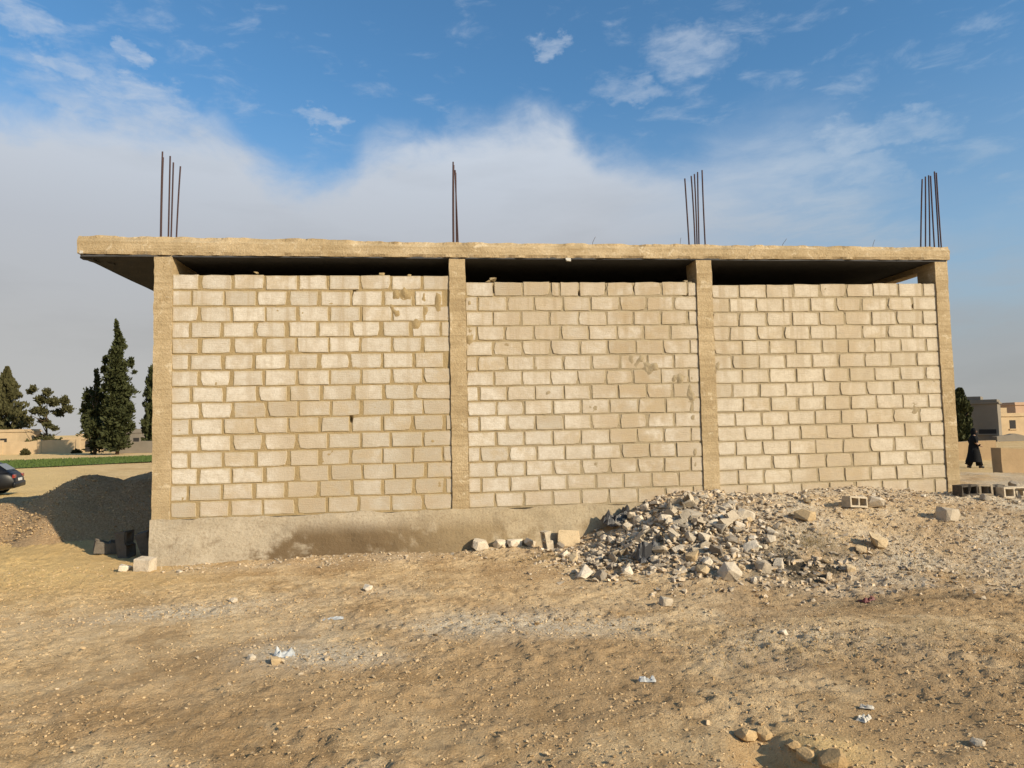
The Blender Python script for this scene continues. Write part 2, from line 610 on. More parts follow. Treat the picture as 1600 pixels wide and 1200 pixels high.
def mat_gravel():
    m, t, b = material('gravel')
    p = pos(t)
    c = t.ramp(t.noise(p, 26, 3, .6), [(.3, (.28, .20, .12)), (.5, (.44, .34, .22)), (.72, (.62, .52, .38))])
    c = t.mix(t.smooth(t.noise(p, 2.2, 4, .6), .45, .65, 0, .5), c, (.46, .32, .17))
    t.link(c, b.inputs['Base Color'])
    b.inputs['Roughness'].default_value = .95
    b.inputs['Specular IOR Level'].default_value = .1
    bump(t, b, t.noise(p, 120, 3, .6), .4, .01)
    return m


def mat_rubble(name, lo, hi):
    m, t, b = material(name)
    p = pos(t)
    rnd = t.node('ShaderNodeObjectInfo').outputs['Random']
    c = t.mix(rnd, lo, hi)
    c = t.mix(t.smooth(t.noise(p, 9, 5, .6), .46, .72, 0, .5), c, tuple(x * .6 for x in lo))
    c = t.mix(t.smooth(t.noise(p, 60, 4, .6), .5, .7, 0, .35), c, (.2, .15, .1))
    t.link(c, b.inputs['Base Color'])
    b.inputs['Roughness'].default_value = .95
    b.inputs['Specular IOR Level'].default_value = .1
    bump(t, b, t.noise(p, 55, 5, .7), .6, .02)
    return m


def mat_leaf(name, a, c_):
    m, t, b = material(name)
    p = pos(t)
    n = t.noise(p, .9, 4, .6)
    f = t.noise(p, 9, 2, .5)
    c = t.mix(t.math('MULTIPLY', t.math('ADD', n, f), .5), a, c_)
    t.link(c, b.inputs['Base Color'])
    b.inputs['Roughness'].default_value = .8
    b.inputs['Specular IOR Level'].default_value = .2
    return m


M = {}
M['block'] = mat_block()
M['mortar'] = mat_mortar()
M['concrete'] = mat_concrete()
M['plinth'] = mat_plinth()
M['soil'] = mat_ground()
M['gravel'] = mat_gravel()
def mat_crumb(name, stops, sc):
    m, t, b = material(name)
    p = pos(t)
    c = t.ramp(t.noise(p, sc, 1, .5), stops)
    c = t.mix(t.smooth(t.noise(p, 70, 3, .6), .5, .7, 0, .3), c, (.2, .14, .08))
    t.link(c, b.inputs['Base Color'])
    b.inputs['Roughness'].default_value = 1
    b.inputs['Specular IOR Level'].default_value = .05
    return m


M['crumb'] = mat_crumb('soil_crumb', [(.3, (.38, .255, .13)), (.5, (.48, .34, .185)), (.7, (.56, .42, .25))], 22)
M['crumbs'] = mat_crumb('rubble_crumb', [(.32, (.20, .165, .125)), (.42, (.40, .33, .24)), (.55, (.52, .43, .32)), (.62, (.48, .33, .17)), (.72, (.70, .62, .50))], 14)
M['rub_pale'] = mat_rubble('pale_rubble', (.46, .385, .285), (.72, .63, .50))
M['rub_tan'] = mat_rubble('tan_rubble', (.44, .32, .18), (.56, .44, .28))
M['rub_grey'] = mat_rubble('grey_rubble', (.20, .17, .14), (.38, .33, .26))
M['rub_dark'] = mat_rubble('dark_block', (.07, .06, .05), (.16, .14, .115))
M['rub_dust'] = mat_rubble('dusty_block', (.38, .31, .22), (.54, .46, .345))
M['clod'] = mat_rubble('dry_clay', (.44, .30, .15), (.54, .38, .20))
M['rust'] = simple('rusted_steel', (.062, .034, .032), .85, .3, .35, 30, .3)
M['shade_soffit'] = simple('shade_dark_soffit', (.070, .070, .072), .95, 0, .3, 4, .3, .1)  # deep shade below the roof slab, painted into this tone
M['wire'] = simple('tie_wire', (.10, .08, .07), .7, .5)
M['white'] = simple('white_scrap', (.46, .43, .37), .6, 0, .1, 20, .1)
M['bluewhite'] = simple('plastic_sheet', (.38, .39, .385), .4, 0, .15, 20, .2)
M['red'] = simple('red_scrap', (.13, .03, .022), .6)
M['black_plastic'] = simple('black_plastic', (.035, .035, .038), .45, 0, .2, 20, .3)
M['bark'] = simple('bark', (.085, .06, .04), .95, 0, .3, 6, .6, .1)
M['cypress'] = mat_leaf('cypress_foliage', (.020, .026, .009), (.062, .066, .022))
M['pine'] = mat_leaf('pine_foliage', (.032, .034, .012), (.095, .085, .034))
M['grass'] = mat_leaf('grass_blades', (.05, .075, .016), (.095, .135, .034))
M['dry'] = mat_leaf('dry_weed', (.20, .145, .06), (.33, .25, .12))
M['sandwall'] = simple('sandy_render', (.46, .345, .21), .95, 0, .2, 1.2, .3, .1)
M['greywall'] = simple('grey_render', (.20, .175, .14), .95, 0, .2, 1.2, .3, .1)
M['pinkwall'] = simple('pinkish_render', (.44, .30, .20), .95, 0, .2, 1.2, .3, .1)
M['dark'] = simple('dark_opening', (.02, .018, .016), .9, 0, .1)
M['earth'] = simple('earth_wall', (.33, .235, .135), 1, 0, .25, 1.8, .5, .05)
M['paint'] = simple('car_paint', (.005, .005, .006), .4, 0, .1, 3, 0, .3)
M['glass'] = simple('car_glass', (.09, .10, .105), .08, 0, .1, 3, 0, .8)
M['tyre'] = simple('tyre_rubber', (.018, .018, .018), .85, 0, .2, 20, .1)
M['rim'] = simple('alloy_rim', (.42, .42, .43), .35, .8, .1, 10, 0)
M['lamp'] = simple('lamp_lens', (.22, .025, .02), .2, 0, .1, 10, 0)
M['plate'] = simple('number_plate', (.6, .6, .58), .5, 0, .05, 10, 0)
M['cloth'] = simple('black_cloth', (.011, .011, .012), .9, 0, .4, 14, .4, .1)
M['skin'] = simple('skin', (.33, .19, .12), .6, 0, .1, 20, 0)
M['shoe'] = simple('black_shoe', (.012, .011, .011), .6)

# ------------------------------------------------------------------ terrain


def ground_z(X, Y, fine=True):
    X = np.asarray(X, float)
    Y = np.asarray(Y, float)
    z = -0.56 + 0 * X
    # the made-up ground rises along the right half of the facade
    rise = sstep(5.3, 6.9, X) * sstep(-3.0, -0.15, Y) * 0.55
    fall = sstep(1.8, 15.0, Y)
    z = z + rise * (1 - sstep(14, 22, X))
    z = z * (1 - fall) + (-1.3) * fall
    z = z - 0.55 * sstep(13.0, 24.0, X) * (1 - fall)
    z = z - 0.4 * sstep(-8, -16, X) * (1 - fall)
    # rubble heap swell
    z = z + .07 * blob(X, Y, 6.4, -1.1, 1.1, .8) + .06 * blob(X, Y, 7.6, -1.4, 1.0, .7)
    # dirt banked against the plinth
    z = z + .07 * sstep(-.9, -.1, Y) * sstep(.3, 2.0, X) * (1 - sstep(1.2, 1.6, Y)) * (.6 + .6 * fbm(X * 1.4, Y * 1.4, 3, 2, 5))
    z = z + .05 * fbm(X * .35, Y * .35, 0, 3, 31) * (1 - sstep(40, 120, np.hypot(X, Y)))
    # pit at the front right, with thrown-up rim
    z = z - .16 * blob(X, Y, 5.17, -6.02, .13, .20) + .05 * blob(X, Y, 5.42, -5.95, .22, .18) + .035 * blob(X, Y, 5.0, -5.75, .12, .12)
    if fine:
        near = 1 - sstep(10, 30, np.hypot(X - 3.6, Y + 5))
        warp = fbm(X * 1.1, Y * 1.1, 1, 2, 77)
        lump = fbm(X * 2.3 + warp, Y * 2.9, 0, 4, 3, .55)
        z = z + .010 * lump * near
        rough = .35 + .65 * sstep(-.2, .5, fbm(X * .55, Y * .8, 0, 3, 41))
        clod = np.abs(fbm(X * 7 + warp, Y * 8.5, 0, 3, 12, .55))
        z = z + .020 * (clod - .35) * near * rough + .006 * np.abs(fbm(X * 13, Y * 15 + warp, 0, 2, 28)) * near
        cl2 = fbm(X * 21, Y * 24, 0, 2, 19)
        z = z + .0135 * np.abs(cl2) * near * (0.35 + rough)
        # shallow ruts and hoof-like scuffs running across the foreground
        rut = fbm(X * 1.2 + Y * .4, Y * 5.5 - X * .5, 0, 3, 66)
        z = z + .010 * sstep(.1, .8, rut) * near * sstep(-1.5, -3.5, Y)
    return z


def gravel_mask(X, Y):
    g = (blob(X, Y, 4.1, -3.4, 1.3, .45) * 1.25 + blob(X, Y, 1.3, -2.7, .7, .35) * 1.1 + blob(X, Y, 2.75, -2.25, .7, .25) * .7 +
         blob(X, Y, 2.45, -4.0, .45, .25) * .8 + blob(X, Y, 3.0, -4.2, .5, .2) * .6 + blob(X, Y, 6.3, -4.3, 1.0, .6) * .5 + blob(X, Y, 5.6, -3.4, .9, .4) * .5)
    g = g + sstep(6.6, 7.6, X) * sstep(-3.5, -2.6, Y) * .75 * (1 - sstep(2, 5, Y))
    g = g + blob(X, Y, 6.2, -1.5, 1.2, 1.0) * .6
    g = g + .6 * sstep(-.9, -.3, Y) * (1 - sstep(.2, .4, Y)) * sstep(-.3, .5, X) * .6
    return np.clip(g * (.65 + .6 * fbm(X * 1.6, Y * 2.2, 0, 3, 23)), 0, 1)


def build_ground():
    def axis(parts):
        a = []
        for lo, hi, st in parts:
            a.append(np.arange(lo, hi, st))
        return np.concatenate(a)
    gl = -np.geomspace(14, 2500, 46)[::-1]
    gr = np.geomspace(32, 2500, 40)
    xs = np.concatenate([gl, axis([(-13.8, -3, .12), (-3, 12.5, .0235), (12.5, 17, .06), (17, 31.9, .25)]), gr])
    gb = -np.geomspace(9.2, 800, 26)[::-1]
    gf = np.geomspace(36, 2500, 50)
    ys = np.concatenate([gb, axis([(-9, -6.9, .06), (-6.9, 0.6, .0225), (.6, 6, .09), (6, 35.8, .35)]), gf])
    X, Y = np.meshgrid(xs, ys)
    Z = ground_z(X, Y)
    nx, ny = len(xs), len(ys)
    V = np.stack([X, Y, Z], -1).reshape(-1, 3)
    i = np.arange(nx - 1)[None, :] + np.arange(ny - 1)[:, None] * nx
    F = np.stack([i, i + 1, i + 1 + nx, i + nx], -1).reshape(-1, 4)
    me = mesh_np('ground', V, F, True)
    g = gravel_mask(X, Y)
    orange = np.clip(sstep(1.6, -1.2, X + .5 * Y) * sstep(-2.8, -.2, Y), 0, 1) * .9
    orange = np.maximum(orange, sstep(12, 22, np.hypot(X, Y)) * .45)
    orange = np.maximum(orange, .75 * blob(X, Y, 5.42, -5.97, .25, .22))
    ash = np.clip(blob(X, Y, 7.45, -2.2, .55, .45) * 1.3 + .5 * blob(X, Y, 7.5, -3.2, .5, .25) + .6 * blob(X, Y, 8.4, -3.3, .35, .12), 0, 1) * sstep(-.35, .2, fbm(X * 3, Y * 3, 0, 3, 9) + .35)
    ca = me.color_attributes.new('soil', 'FLOAT_COLOR', 'POINT')
    C = np.stack([g, orange, ash, np.ones_like(g)], -1).reshape(-1, 4).astype(np.float32)
    ca.data.foreach_set('color', C.ravel())
    global GXS, GYS, GZZ
    GXS, GYS, GZZ = xs, ys, Z
    o = link('ground', me, M['soil'])
    tag(o, kind='structure')


build_ground()


def gz_at(x, y):
    i = int(np.clip(np.searchsorted(GXS, x) - 1, 0, len(GXS) - 2))
    j = int(np.clip(np.searchsorted(GYS, y) - 1, 0, len(GYS) - 2))
    u = (x - GXS[i]) / (GXS[i + 1] - GXS[i])
    v = (y - GYS[j]) / (GYS[j + 1] - GYS[j])
    return float((GZZ[j, i] * (1 - u) + GZZ[j, i + 1] * u) * (1 - v) + (GZZ[j + 1, i] * (1 - u) + GZZ[j + 1, i + 1] * u) * v)


def scatter_mesh(name, pts, sizes, rots, protos):
    """many tiny stones joined in one mesh; protos: list of (verts, tris)"""
    VV, FF = [], []
    off = 0
    which = rng.integers(0, len(protos), len(pts))
    for k, (pv, pf) in enumerate(protos):
        sel = np.where(which == k)[0]
        if len(sel) == 0:
            continue
        a = rots[sel]
        ca, sa = np.cos(a), np.sin(a)
        s = sizes[sel]
        x = pv[None, :, 0] * s[:, None, 0]
        y = pv[None, :, 1] * s[:, None, 1]
        z = pv[None, :, 2] * s[:, None, 2]
        X = x * ca[:, None] - y * sa[:, None] + pts[sel, 0][:, None]
        Y = x * sa[:, None] + y * ca[:, None] + pts[sel, 1][:, None]
        Z = z + x * np.sin(a * 3.1)[:, None] * .3 + pts[sel, 2][:, None]
        VV.append(np.stack([X, Y, Z], -1).reshape(-1, 3))
        f = pf[None] + (np.arange(len(sel)) * len(pv))[:, None, None] + off
        FF.append(f.reshape(-1, 3))
        off += len(sel) * len(pv)
    return mesh_np(name, np.concatenate(VV), np.concatenate(FF))


def tri_proto(seed, n=9, power=.7):
    me = hull_stone('tmp', n, (2, 2, 2), seed, power)
    bm = bmesh.new()
    bm.from_mesh(me)
    bmesh.ops.triangulate(bm, faces=bm.faces)
    v = np.array([tuple(q.co) for q in bm.verts])
    bm.verts.index_update()
    f = np.array([[q.index for q in fc.verts] for fc in bm.faces])
    bm.free()
    bpy.data.meshes.remove(me)
    return v, f


PROT = [tri_proto(100 + i) for i in range(7)]


def build_gravel():
    # loose pebbles over the yard: dense on the gravelly patches, sparse elsewhere
    N = 150000
    X = rng.uniform(-3.5, 13.5, N)
    Y = rng.uniform(-6.6, .2, N)
    g = gravel_mask(X, Y)
    keep = rng.random(N) < (.006 + .42 * g ** 1.2) * (.4 + .6 * sstep(-.2, .5, fbm(X * 2.2, Y * 2.6, 0, 3, 61)))
    X, Y = X[keep], Y[keep]
    n = len(X)
    s = .004 + .008 * rng.random(n) ** 2.2 + .016 * (rng.random(n) ** 14)
    Z = ground_z(X, Y) + s * .3
    siz = np.stack([s * rng.uniform(.8, 1.5, n), s * rng.uniform(.7, 1.2, n), s * rng.uniform(.45, .9, n)], 1)
    me = scatter_mesh('gravel', np.stack([X, Y, Z], 1), siz, rng.uniform(0, 6.28, n), PROT)
    o = link('gravel', me, M['gravel'])
    tag(o, 'loose pale pebbles strewn over the bare yard', 'gravel', kind='stuff')
    # crumbled soil: dry clods a finger wide, everywhere
    N = 95000
    X = rng.uniform(-3.5, 12.5, N)
    Y = -6.7 + 6.9 * rng.random(N) ** 1.5
    keep = (rng.random(N) < .35 + .65 * sstep(-.3, .6, fbm(X * .9, Y * 1.2, 0, 3, 58))) & (np.abs(X - 3.6 - .11 * (Y + 9.15)) < .85 * (Y + 9.15) + .6)
    X, Y = X[keep], Y[keep]
    n = len(X)
    s = .003 + .0085 * rng.random(n) ** 2.2
    siz = np.stack([s * rng.uniform(.8, 1.6, n), s * rng.uniform(.7, 1.2, n), s * rng.uniform(.5, .9, n)], 1)
    me = scatter_mesh('soil_crumbs', np.stack([X, Y, ground_z(X, Y) + s * .05], 1), siz, rng.uniform(0, 6.28, n), PROT)
    o = link('soil_crumbs', me, M['crumb'])
    tag(o, 'fine dry soil crumbs covering the bare yard', 'soil', kind='stuff')
    # crumbs of the rubble heap
    N = 46000
    X = rng.uniform(.1, 12.5, N)
    Y = rng.uniform(-3.6, -.02, N)
    d = 1.3 * np.exp(-((((X - 6.4) / 1.15) ** 2 + ((Y + 1.15) / 1.0) ** 2)) ** 1.5) + .3 * sstep(-.9, -.3, Y) * sstep(6.8, 7.4, X) * (1 - sstep(10.5, 11.3, X)) + .35 * blob(X, Y, 7.4, -2.3, .8, .5) + .3 * sstep(7.5, 9, X) * sstep(-3.6, -2.6, Y) + .25 * blob(X, Y, 5.2, -.7, .5, .3) + .22 * sstep(-.75, -.25, Y) * (1 - sstep(4.8, 5.4, X)) * sstep(-.2, .6, fbm(X * 2, Y * 2, 0, 2, 44) + .2)
    keep = rng.random(N) < d * .9
    X, Y = X[keep], Y[keep]
    n = len(X)
    s = .009 + .032 * rng.random(n) ** 2.4
    s = s * (1 - .4 * sstep(7.6, 9, X)) * (.55 + .45 * sstep(4.2, 5.4, X))
    Z = ground_z(X, Y) + s * .3 + .07 * rng.random(n) * blob(X, Y, 6.4, -1.3, .9, .7)
    siz = np.stack([s * rng.uniform(.8, 1.7, n), s * rng.uniform(.7, 1.2, n), s * rng.uniform(.4, 1, n)], 1)
    me = scatter_mesh('rubble_crumbs', np.stack([X, Y, Z], 1), siz, rng.uniform(0, 6.28, n), PROT)
    o = link('rubble_crumbs', me, M['crumbs'])
    tag(o, 'small broken masonry crumbs filling the rubble heap by the wall', 'rubble', kind='stuff')


build_gravel()


def build_pile():
    xs = np.arange(-9.5, -.35, .045)
    ys = np.arange(1.2, 8.2, .045)
    X, Y = np.meshgrid(xs, ys)

    def ridge(yc, top, sl, wob):
        yc = yc + wob * fbm(X * .5, 0 * X, 0, 2, 8)
        dd = np.sqrt((Y - yc) ** 2 + .12 ** 2) - .12
        return top - sl * dd
    top = -.02 + .40 * sstep(-3.4, -2.3, X) - .10 * sstep(-2.2, -1.6, X) - .5 * sstep(-6.5, -9.2, X) - .5 * sstep(-1.0, -.4, X)
    z1 = ridge(3.35, top, .62, .15)
    top2 = .50 * sstep(-3.6, -1.6, X) - .12 - 1.2 * sstep(-5, -7, X)
    z2 = ridge(5.2, top2, .55, .2)
    z = np.maximum(z1, z2)
    z = z + .04 * fbm(X * 2, Y * 2, 0, 3, 4) + .018 * np.abs(fbm(X * 9, Y * 9, 0, 2, 6))
    gz = ground_z(X, Y, False)
    z = np.maximum(z, gz - .12)
    nx, ny = len(xs), len(ys)
    V = np.stack([X, Y, z], -1).reshape(-1, 3)
    i = np.arange(nx - 1)[None, :] + np.arange(ny - 1)[:, None] * nx
    F = np.stack([i, i + 1, i + 1 + nx, i + nx], -1).reshape(-1, 4)
    me = mesh_np('gravel_pile', V, F, True)
    m, t, b = material('pile_gravel')
    p = pos(t)
    c = t.ramp(t.noise(p, 30, 4, .65), [(.3, (.38, .255, .14)), (.5, (.54, .375, .215)), (.7, (.66, .485, .29))])
    c = t.mix(t.smooth(t.noise(p, 2, 4, .6), .4, .65, 0, .4), c, (.58, .385, .20))
    t.link(c, b.inputs['Base Color'])
    b.inputs['Roughness'].default_value = 1
    b.inputs['Specular IOR Level'].default_value = .05
    bump(t, b, t.noise(p, 24, 6, .75), 1.0, .09)
    o = link('gravel_pile', me, m)
    tag(o, 'long heap of sandy gravel beside the building, half in its shadow', 'gravel heap', kind='stuff')
    return xs, ys, z


PX, PY, PZ = build_pile()


def pile_z(x, y):
    i = int(np.clip(np.searchsorted(PX, x), 0, len(PX) - 1))
    j = int(np.clip(np.searchsorted(PY, y), 0, len(PY) - 1))
    return float(PZ[j, i])


def build_pile_stones():
    n = 5200
    X = rng.uniform(-6.5, -.6, n)
    Y = rng.uniform(1.9, 3.7, n)
    i = np.clip(np.searchsorted(PX, X), 0, len(PX) - 1)
    j = np.clip(np.searchsorted(PY, Y), 0, len(PY) - 1)
    Z = np.maximum(PZ[j, i], ground_z(X, Y))
    s = .006 + .014 * rng.random(n) ** 3
    siz = np.stack([s * rng.uniform(.8, 1.5, n), s * rng.uniform(.7, 1.2, n), s * rng.uniform(.5, .9, n)], 1)
    o = link('pile_stones', scatter_mesh('pile_stones', np.stack([X, Y, Z], 1), siz, rng.uniform(0, 6.28, n), PROT), M['crumb'])
    tag(o, 'small stones and clods lying over the sandy gravel heap', 'stones', kind='stuff')


build_pile_stones()

# ------------------------------------------------------------------ the unfinished building
bld = empty('unfinished_building', (0, 0, -.56))
tag(bld, 'unfinished single storey building of pale concrete blocks with bare roof slab', 'building')
OFF = Vector((0, 0, .56))


def part(name, me, mat, parent=bld, loc=(0, 0, 0), rot=None, scale=None):
    o = link(name, me, mat, parent, None, rot, scale)
    o.location = Vector(loc) + (OFF if parent is bld else Vector((0, 0, 0)))
    return o


DEPTH = 7.4


def plinth_shape(V, W):
    W = W.copy()
    topv = V[:, 2] > -.01
    W[topv, 2] += .022 * fbm(V[topv, 0] * 3, V[topv, 1], 0, 3, 4)
    front = V[:, 1] < .001
    W[front, 1] -= .018 * sstep(-.05, -.5, V[front, 2]) + .014 * np.maximum(0, fbm(V[front, 0] * 2.2, V[front, 2] * 3, 0, 3, 14))
    return W


part('foundation', rough_box('foundation', -.015, 11.13, -.022, DEPTH + .02, -1.5, -.004, (.05, .5, .05), .005, 3, 5.0, plinth_shape), M['plinth'])
part('floor_slab', rough_box('floor_slab', .25, 10.9, .25, DEPTH - .2, -.2, .012, (1, 1, .2), .004, 8), M['concrete'])


def slab_shape(V, W):
    W = W.copy()
    x = V[:, 0]
    sag = np.interp(x, [-.93, 0, 2, 3.8, 7.3, 11.14], [.058, .048, .022, 0, 0, -.002])
    sagb = np.interp(x, [-.93, 0, 2, 3.8, 7.3, 11.14], [.022, .008, .004, 0, .004, .012])
    tz = (V[:, 2] - 3.385) / .21
    W[:, 2] += sag * tz + sagb * (1 - tz)
    front = V[:, 1] < -.03
    # the last pour stands back a little from the beam form below
    lip = front & (tz > .70)
    W[lip, 1] += .026 + .020 * fbm(x[lip] * 3, 0 * x[lip], 0, 3, 21)
    # spalled arrises
    ed = front & ((tz < .05) | (tz > .95))
    W[ed, 1] += .012 + .018 * fbm(x[ed] * 9, V[ed, 2] * 3, 0, 3, 33)
    tp = tz > .95
    W[tp, 2] += .010 * fbm(x[tp] * 5.0, V[tp, 1] * 2, 0, 4, 45)
    return W


slab = part('roof_slab', rough_box('roof_slab', -.93, 11.15, -.035, DEPTH + .6, 3.385, 3.595, (.045, .25, .035), .004, 5, 9.0, slab_shape), M['concrete'])
# added sheet under the slab; the shade there is put into its dark colour
part('shade_soffit', rough_box('shade_soffit', -.90, 11.10, -.012, DEPTH + .55, 3.372, 3.398, (.5, .5, .03), .004, 6), M['shade_soffit'])
part('edge_beam', rough_box('edge_beam', 10.93, 11.12, .37, DEPTH - .3, 3.29, 3.388, (.1, .3, .05), .004, 16), M['concrete'])
part('edge_beam', rough_box('edge_beam', .0, .22, .37, DEPTH - .3, 3.12, 3.388, (.1, .3, .05), .004, 17), M['concrete'])

# loose shuttering offcuts still stuck under the overhang
for k, (px_, py_, w_, r_) in enumerate([(138, 399, .16, .1), (148, 403, .10, -.3), (175, 404, .07, .2)]):
    q = at(px_, py_, 1, .12 + .12 * k)
    bm = bmesh.new()
    box_bm(bm, -w_ / 2, w_ / 2, -.05, .05, -.018, .018, .004)
    part('shuttering_offcut', bm_mesh('shuttering_offcut', bm), M['shade_soffit'], bld, (q.x, q.y, 3.372), (0, .15, r_))

# columns: X ranges measured along the facade
COLS = [(0.0, .222), (3.80, 4.018), (7.275, 7.50), (10.925, 11.12)]


def col_shape(seed):
    def fn(V, W):
        W = W.copy()
        z = V[:, 2]
        cx = (V[:, 0].min() + V[:, 0].max()) / 2
        sgn = np.sign(V[:, 0] - cx)
        W[:, 0] += sgn * (.0025 * fbm(z * 2.2, sgn * 3, 0, 3, seed) + .004 * fbm(z * 11, sgn * 5, 0, 2, seed + 3))
        return W
    return fn


columns = []
for i, (a, b_) in enumerate(COLS):
    c = part('column', rough_box('column', a, b_, -.008, .37, -.005, 3.40, (.036, .06, .04), .0025, 20 + i, 9.0, col_shape(60 + i)), M['concrete'])
    columns.append(c)
for i, (a, b_) in enumerate(COLS):
    part('column', rough_box('column', a, b_, DEPTH - .37, DEPTH, -.005, 3.40, (.1, .12, .2), .004, 30 + i), M['concrete'])

# bent starter bars over every column: (top px, base px, depth)
RODS = [
    [((254, 237), (251, 366), .05), ((266, 244), (263, 366), .05), ((271, 254), (267, 366), .30), ((282, 260), (275, 366), .30), ((255, 246), (252, 366), .30)],
    [((708, 253), (708, 381), .05), ((711, 266), (716, 381), .05), ((709, 258), (709, 381), .30), ((712, 270), (713, 381), .30)],
    [((1070, 279), (1077, 383), .05), ((1080, 275), (1086, 383), .05), ((1085, 272), (1089, 383), .30), ((1090, 269), (1092, 383), .30), ((1097, 266), (1102, 383), .05)],
    [((1441, 280), (1438, 386), .05), ((1446, 276), (1445, 386), .30), ((1451, 274), (1452, 386), .30), ((1454, 275), (1460, 386), .05), ((1460, 268), (1467, 386), .05), ((1463, 270), (1471, 386), .30)],
]


def tube(name, pts, r, seg=7):
    V, F = [], []
    n = len(pts)
    for i, p in enumerate(pts):
        d = (Vector(pts[min(i + 1, n - 1)]) - Vector(pts[max(i - 1, 0)])).normalized()
        a = d.orthogonal().normalized()
        b2 = d.cross(a)
        rr = r[i] if isinstance(r, (list, tuple)) else r
        for k in range(seg):
            an = 2 * math.pi * k / seg
            V.append(tuple(Vector(p) + (a * math.cos(an) + b2 * math.sin(an)) * rr))
    for i in range(n - 1):
        for k in range(seg):
            F.append((i * seg + k, i * seg + (k + 1) % seg, (i + 1) * seg + (k + 1) % seg, (i + 1) * seg + k))
    bm = bmesh.new()
    vs = [bm.verts.new(v) for v in V]
    for f in F:
        bm.faces.new([vs[j] for j in f])
    bm.faces.new(vs[:seg][::-1])
    bm.faces.new(vs[-seg:])
    return bm_mesh(name, bm, True)


for ci, rods in enumerate(RODS):
    for (tp, bs, dep) in rods:
        T = at(tp[0], tp[1], 1, dep)
        B = at(bs[0], bs[1], 1, dep)
        B.z = 3.5
        mid = B.lerp(T, .55) + Vector((random.uniform(-.01, .01), random.uniform(-.01, .01), 0))
        ptsr = []
        for k in range(9):
            u = k / 8
            q = B * (1 - u) ** 2 + mid * 2 * u * (1 - u) + T * u * u
            ptsr.append(tuple(q))
        o = link('rebar', tube('rebar', ptsr, .0105), M['rust'], columns[ci])

# block infill between the columns
holes = [(556, 441, .022, .07), (553, 460, .018, .06), (1072, 461, .03, .012), (1428, 478, .018, .02), (684, 515, .012, .03), (548, 655, .012, .05), (770, 452, .010, .06), (906, 458, .012, .03), (945, 450, .010, .05), (992, 450, .010, .05)]
smears = [(617, 478, .06, .20), (636, 455, .07, .10), (664, 470, .05, .17), (684, 470, .05, .12), (650, 505, .05, .08), (747, 440, .05, .10), (768, 436, .05, .07),
          (1020, 575, .16, .10), (1000, 560, .14, .08), (860, 615, .10, .05), (1060, 590, .12, .07), (690, 560, .07, .05), (1455, 590, .06, .10), (1120, 560, .04, .2),
          (730, 470, .05, .14), (733, 525, .05, .12), (1080, 620, .05, .3), (1085, 700, .05, .3)]
HO = [(at(x, y, 1, 0), a, b_) for x, y, a, b_ in holes]
SM = [(at(x, y, 1, 0), a, b_) for x, y, a, b_ in smears]


def block_mesh(seed, w=.40, h=.20, d=.19):
    """one concrete block, chipped outline, slightly rounded arrises"""
    r = random.Random(seed)
    n = [(-1, -1), (-.35, -1), (.4, -1), (1, -1), (1, .1), (1, 1), (.3, 1), (-.4, 1), (-1, 1), (-1, -.1)]
    out = []
    for (x, z) in n:
        corner = abs(x) == 1 and abs(z) == 1
        jx = r.uniform(0, .011) if abs(x) == 1 else r.uniform(-.02, .02)
        jz = r.uniform(0, .007) if abs(z) == 1 else r.uniform(-.01, .01)
        if corner and r.random() < .3:
            jx += r.uniform(.008, .03)
            jz += r.uniform(.004, .014)
        out.append((x * w / 2 - math.copysign(jx, x) if abs(x) == 1 else x * w / 2 + jx,
                    z * h / 2 - math.copysign(jz, z) if abs(z) == 1 else z * h / 2 + jz))
    bm = bmesh.new()
    rings = []
    for (sc, y) in (((.0035), -.0), ((.0), .004), ((.0), d)):
        ring = []
        for (x, z) in out:
            L = math.hypot(x / w, z / h)
            ring.append(bm.verts.new((x - math.copysign(min(sc, abs(x)), x) if sc else x, y + (r.uniform(-.0015, .0015) if y < .001 else 0), z - math.copysign(min(sc, abs(z)), z) if sc else z)))
        rings.append(ring)
    k = len(out)
    for a, b2 in ((0, 1), (1, 2)):
        for i in range(k):
            bm.faces.new((rings[a][i], rings[b2][i], rings[b2][(i + 1) % k], rings[a][(i + 1) % k]))
    bm.faces.new(rings[0])
    bm.faces.new(rings[2][::-1])
    bmesh.ops.recalc_face_normals(bm, faces=bm.faces)
    return bm_mesh('block', bm)


BLK = [block_mesh(500 + i) for i in range(20)]
for me in BLK:
    me.materials.append(M['block'])

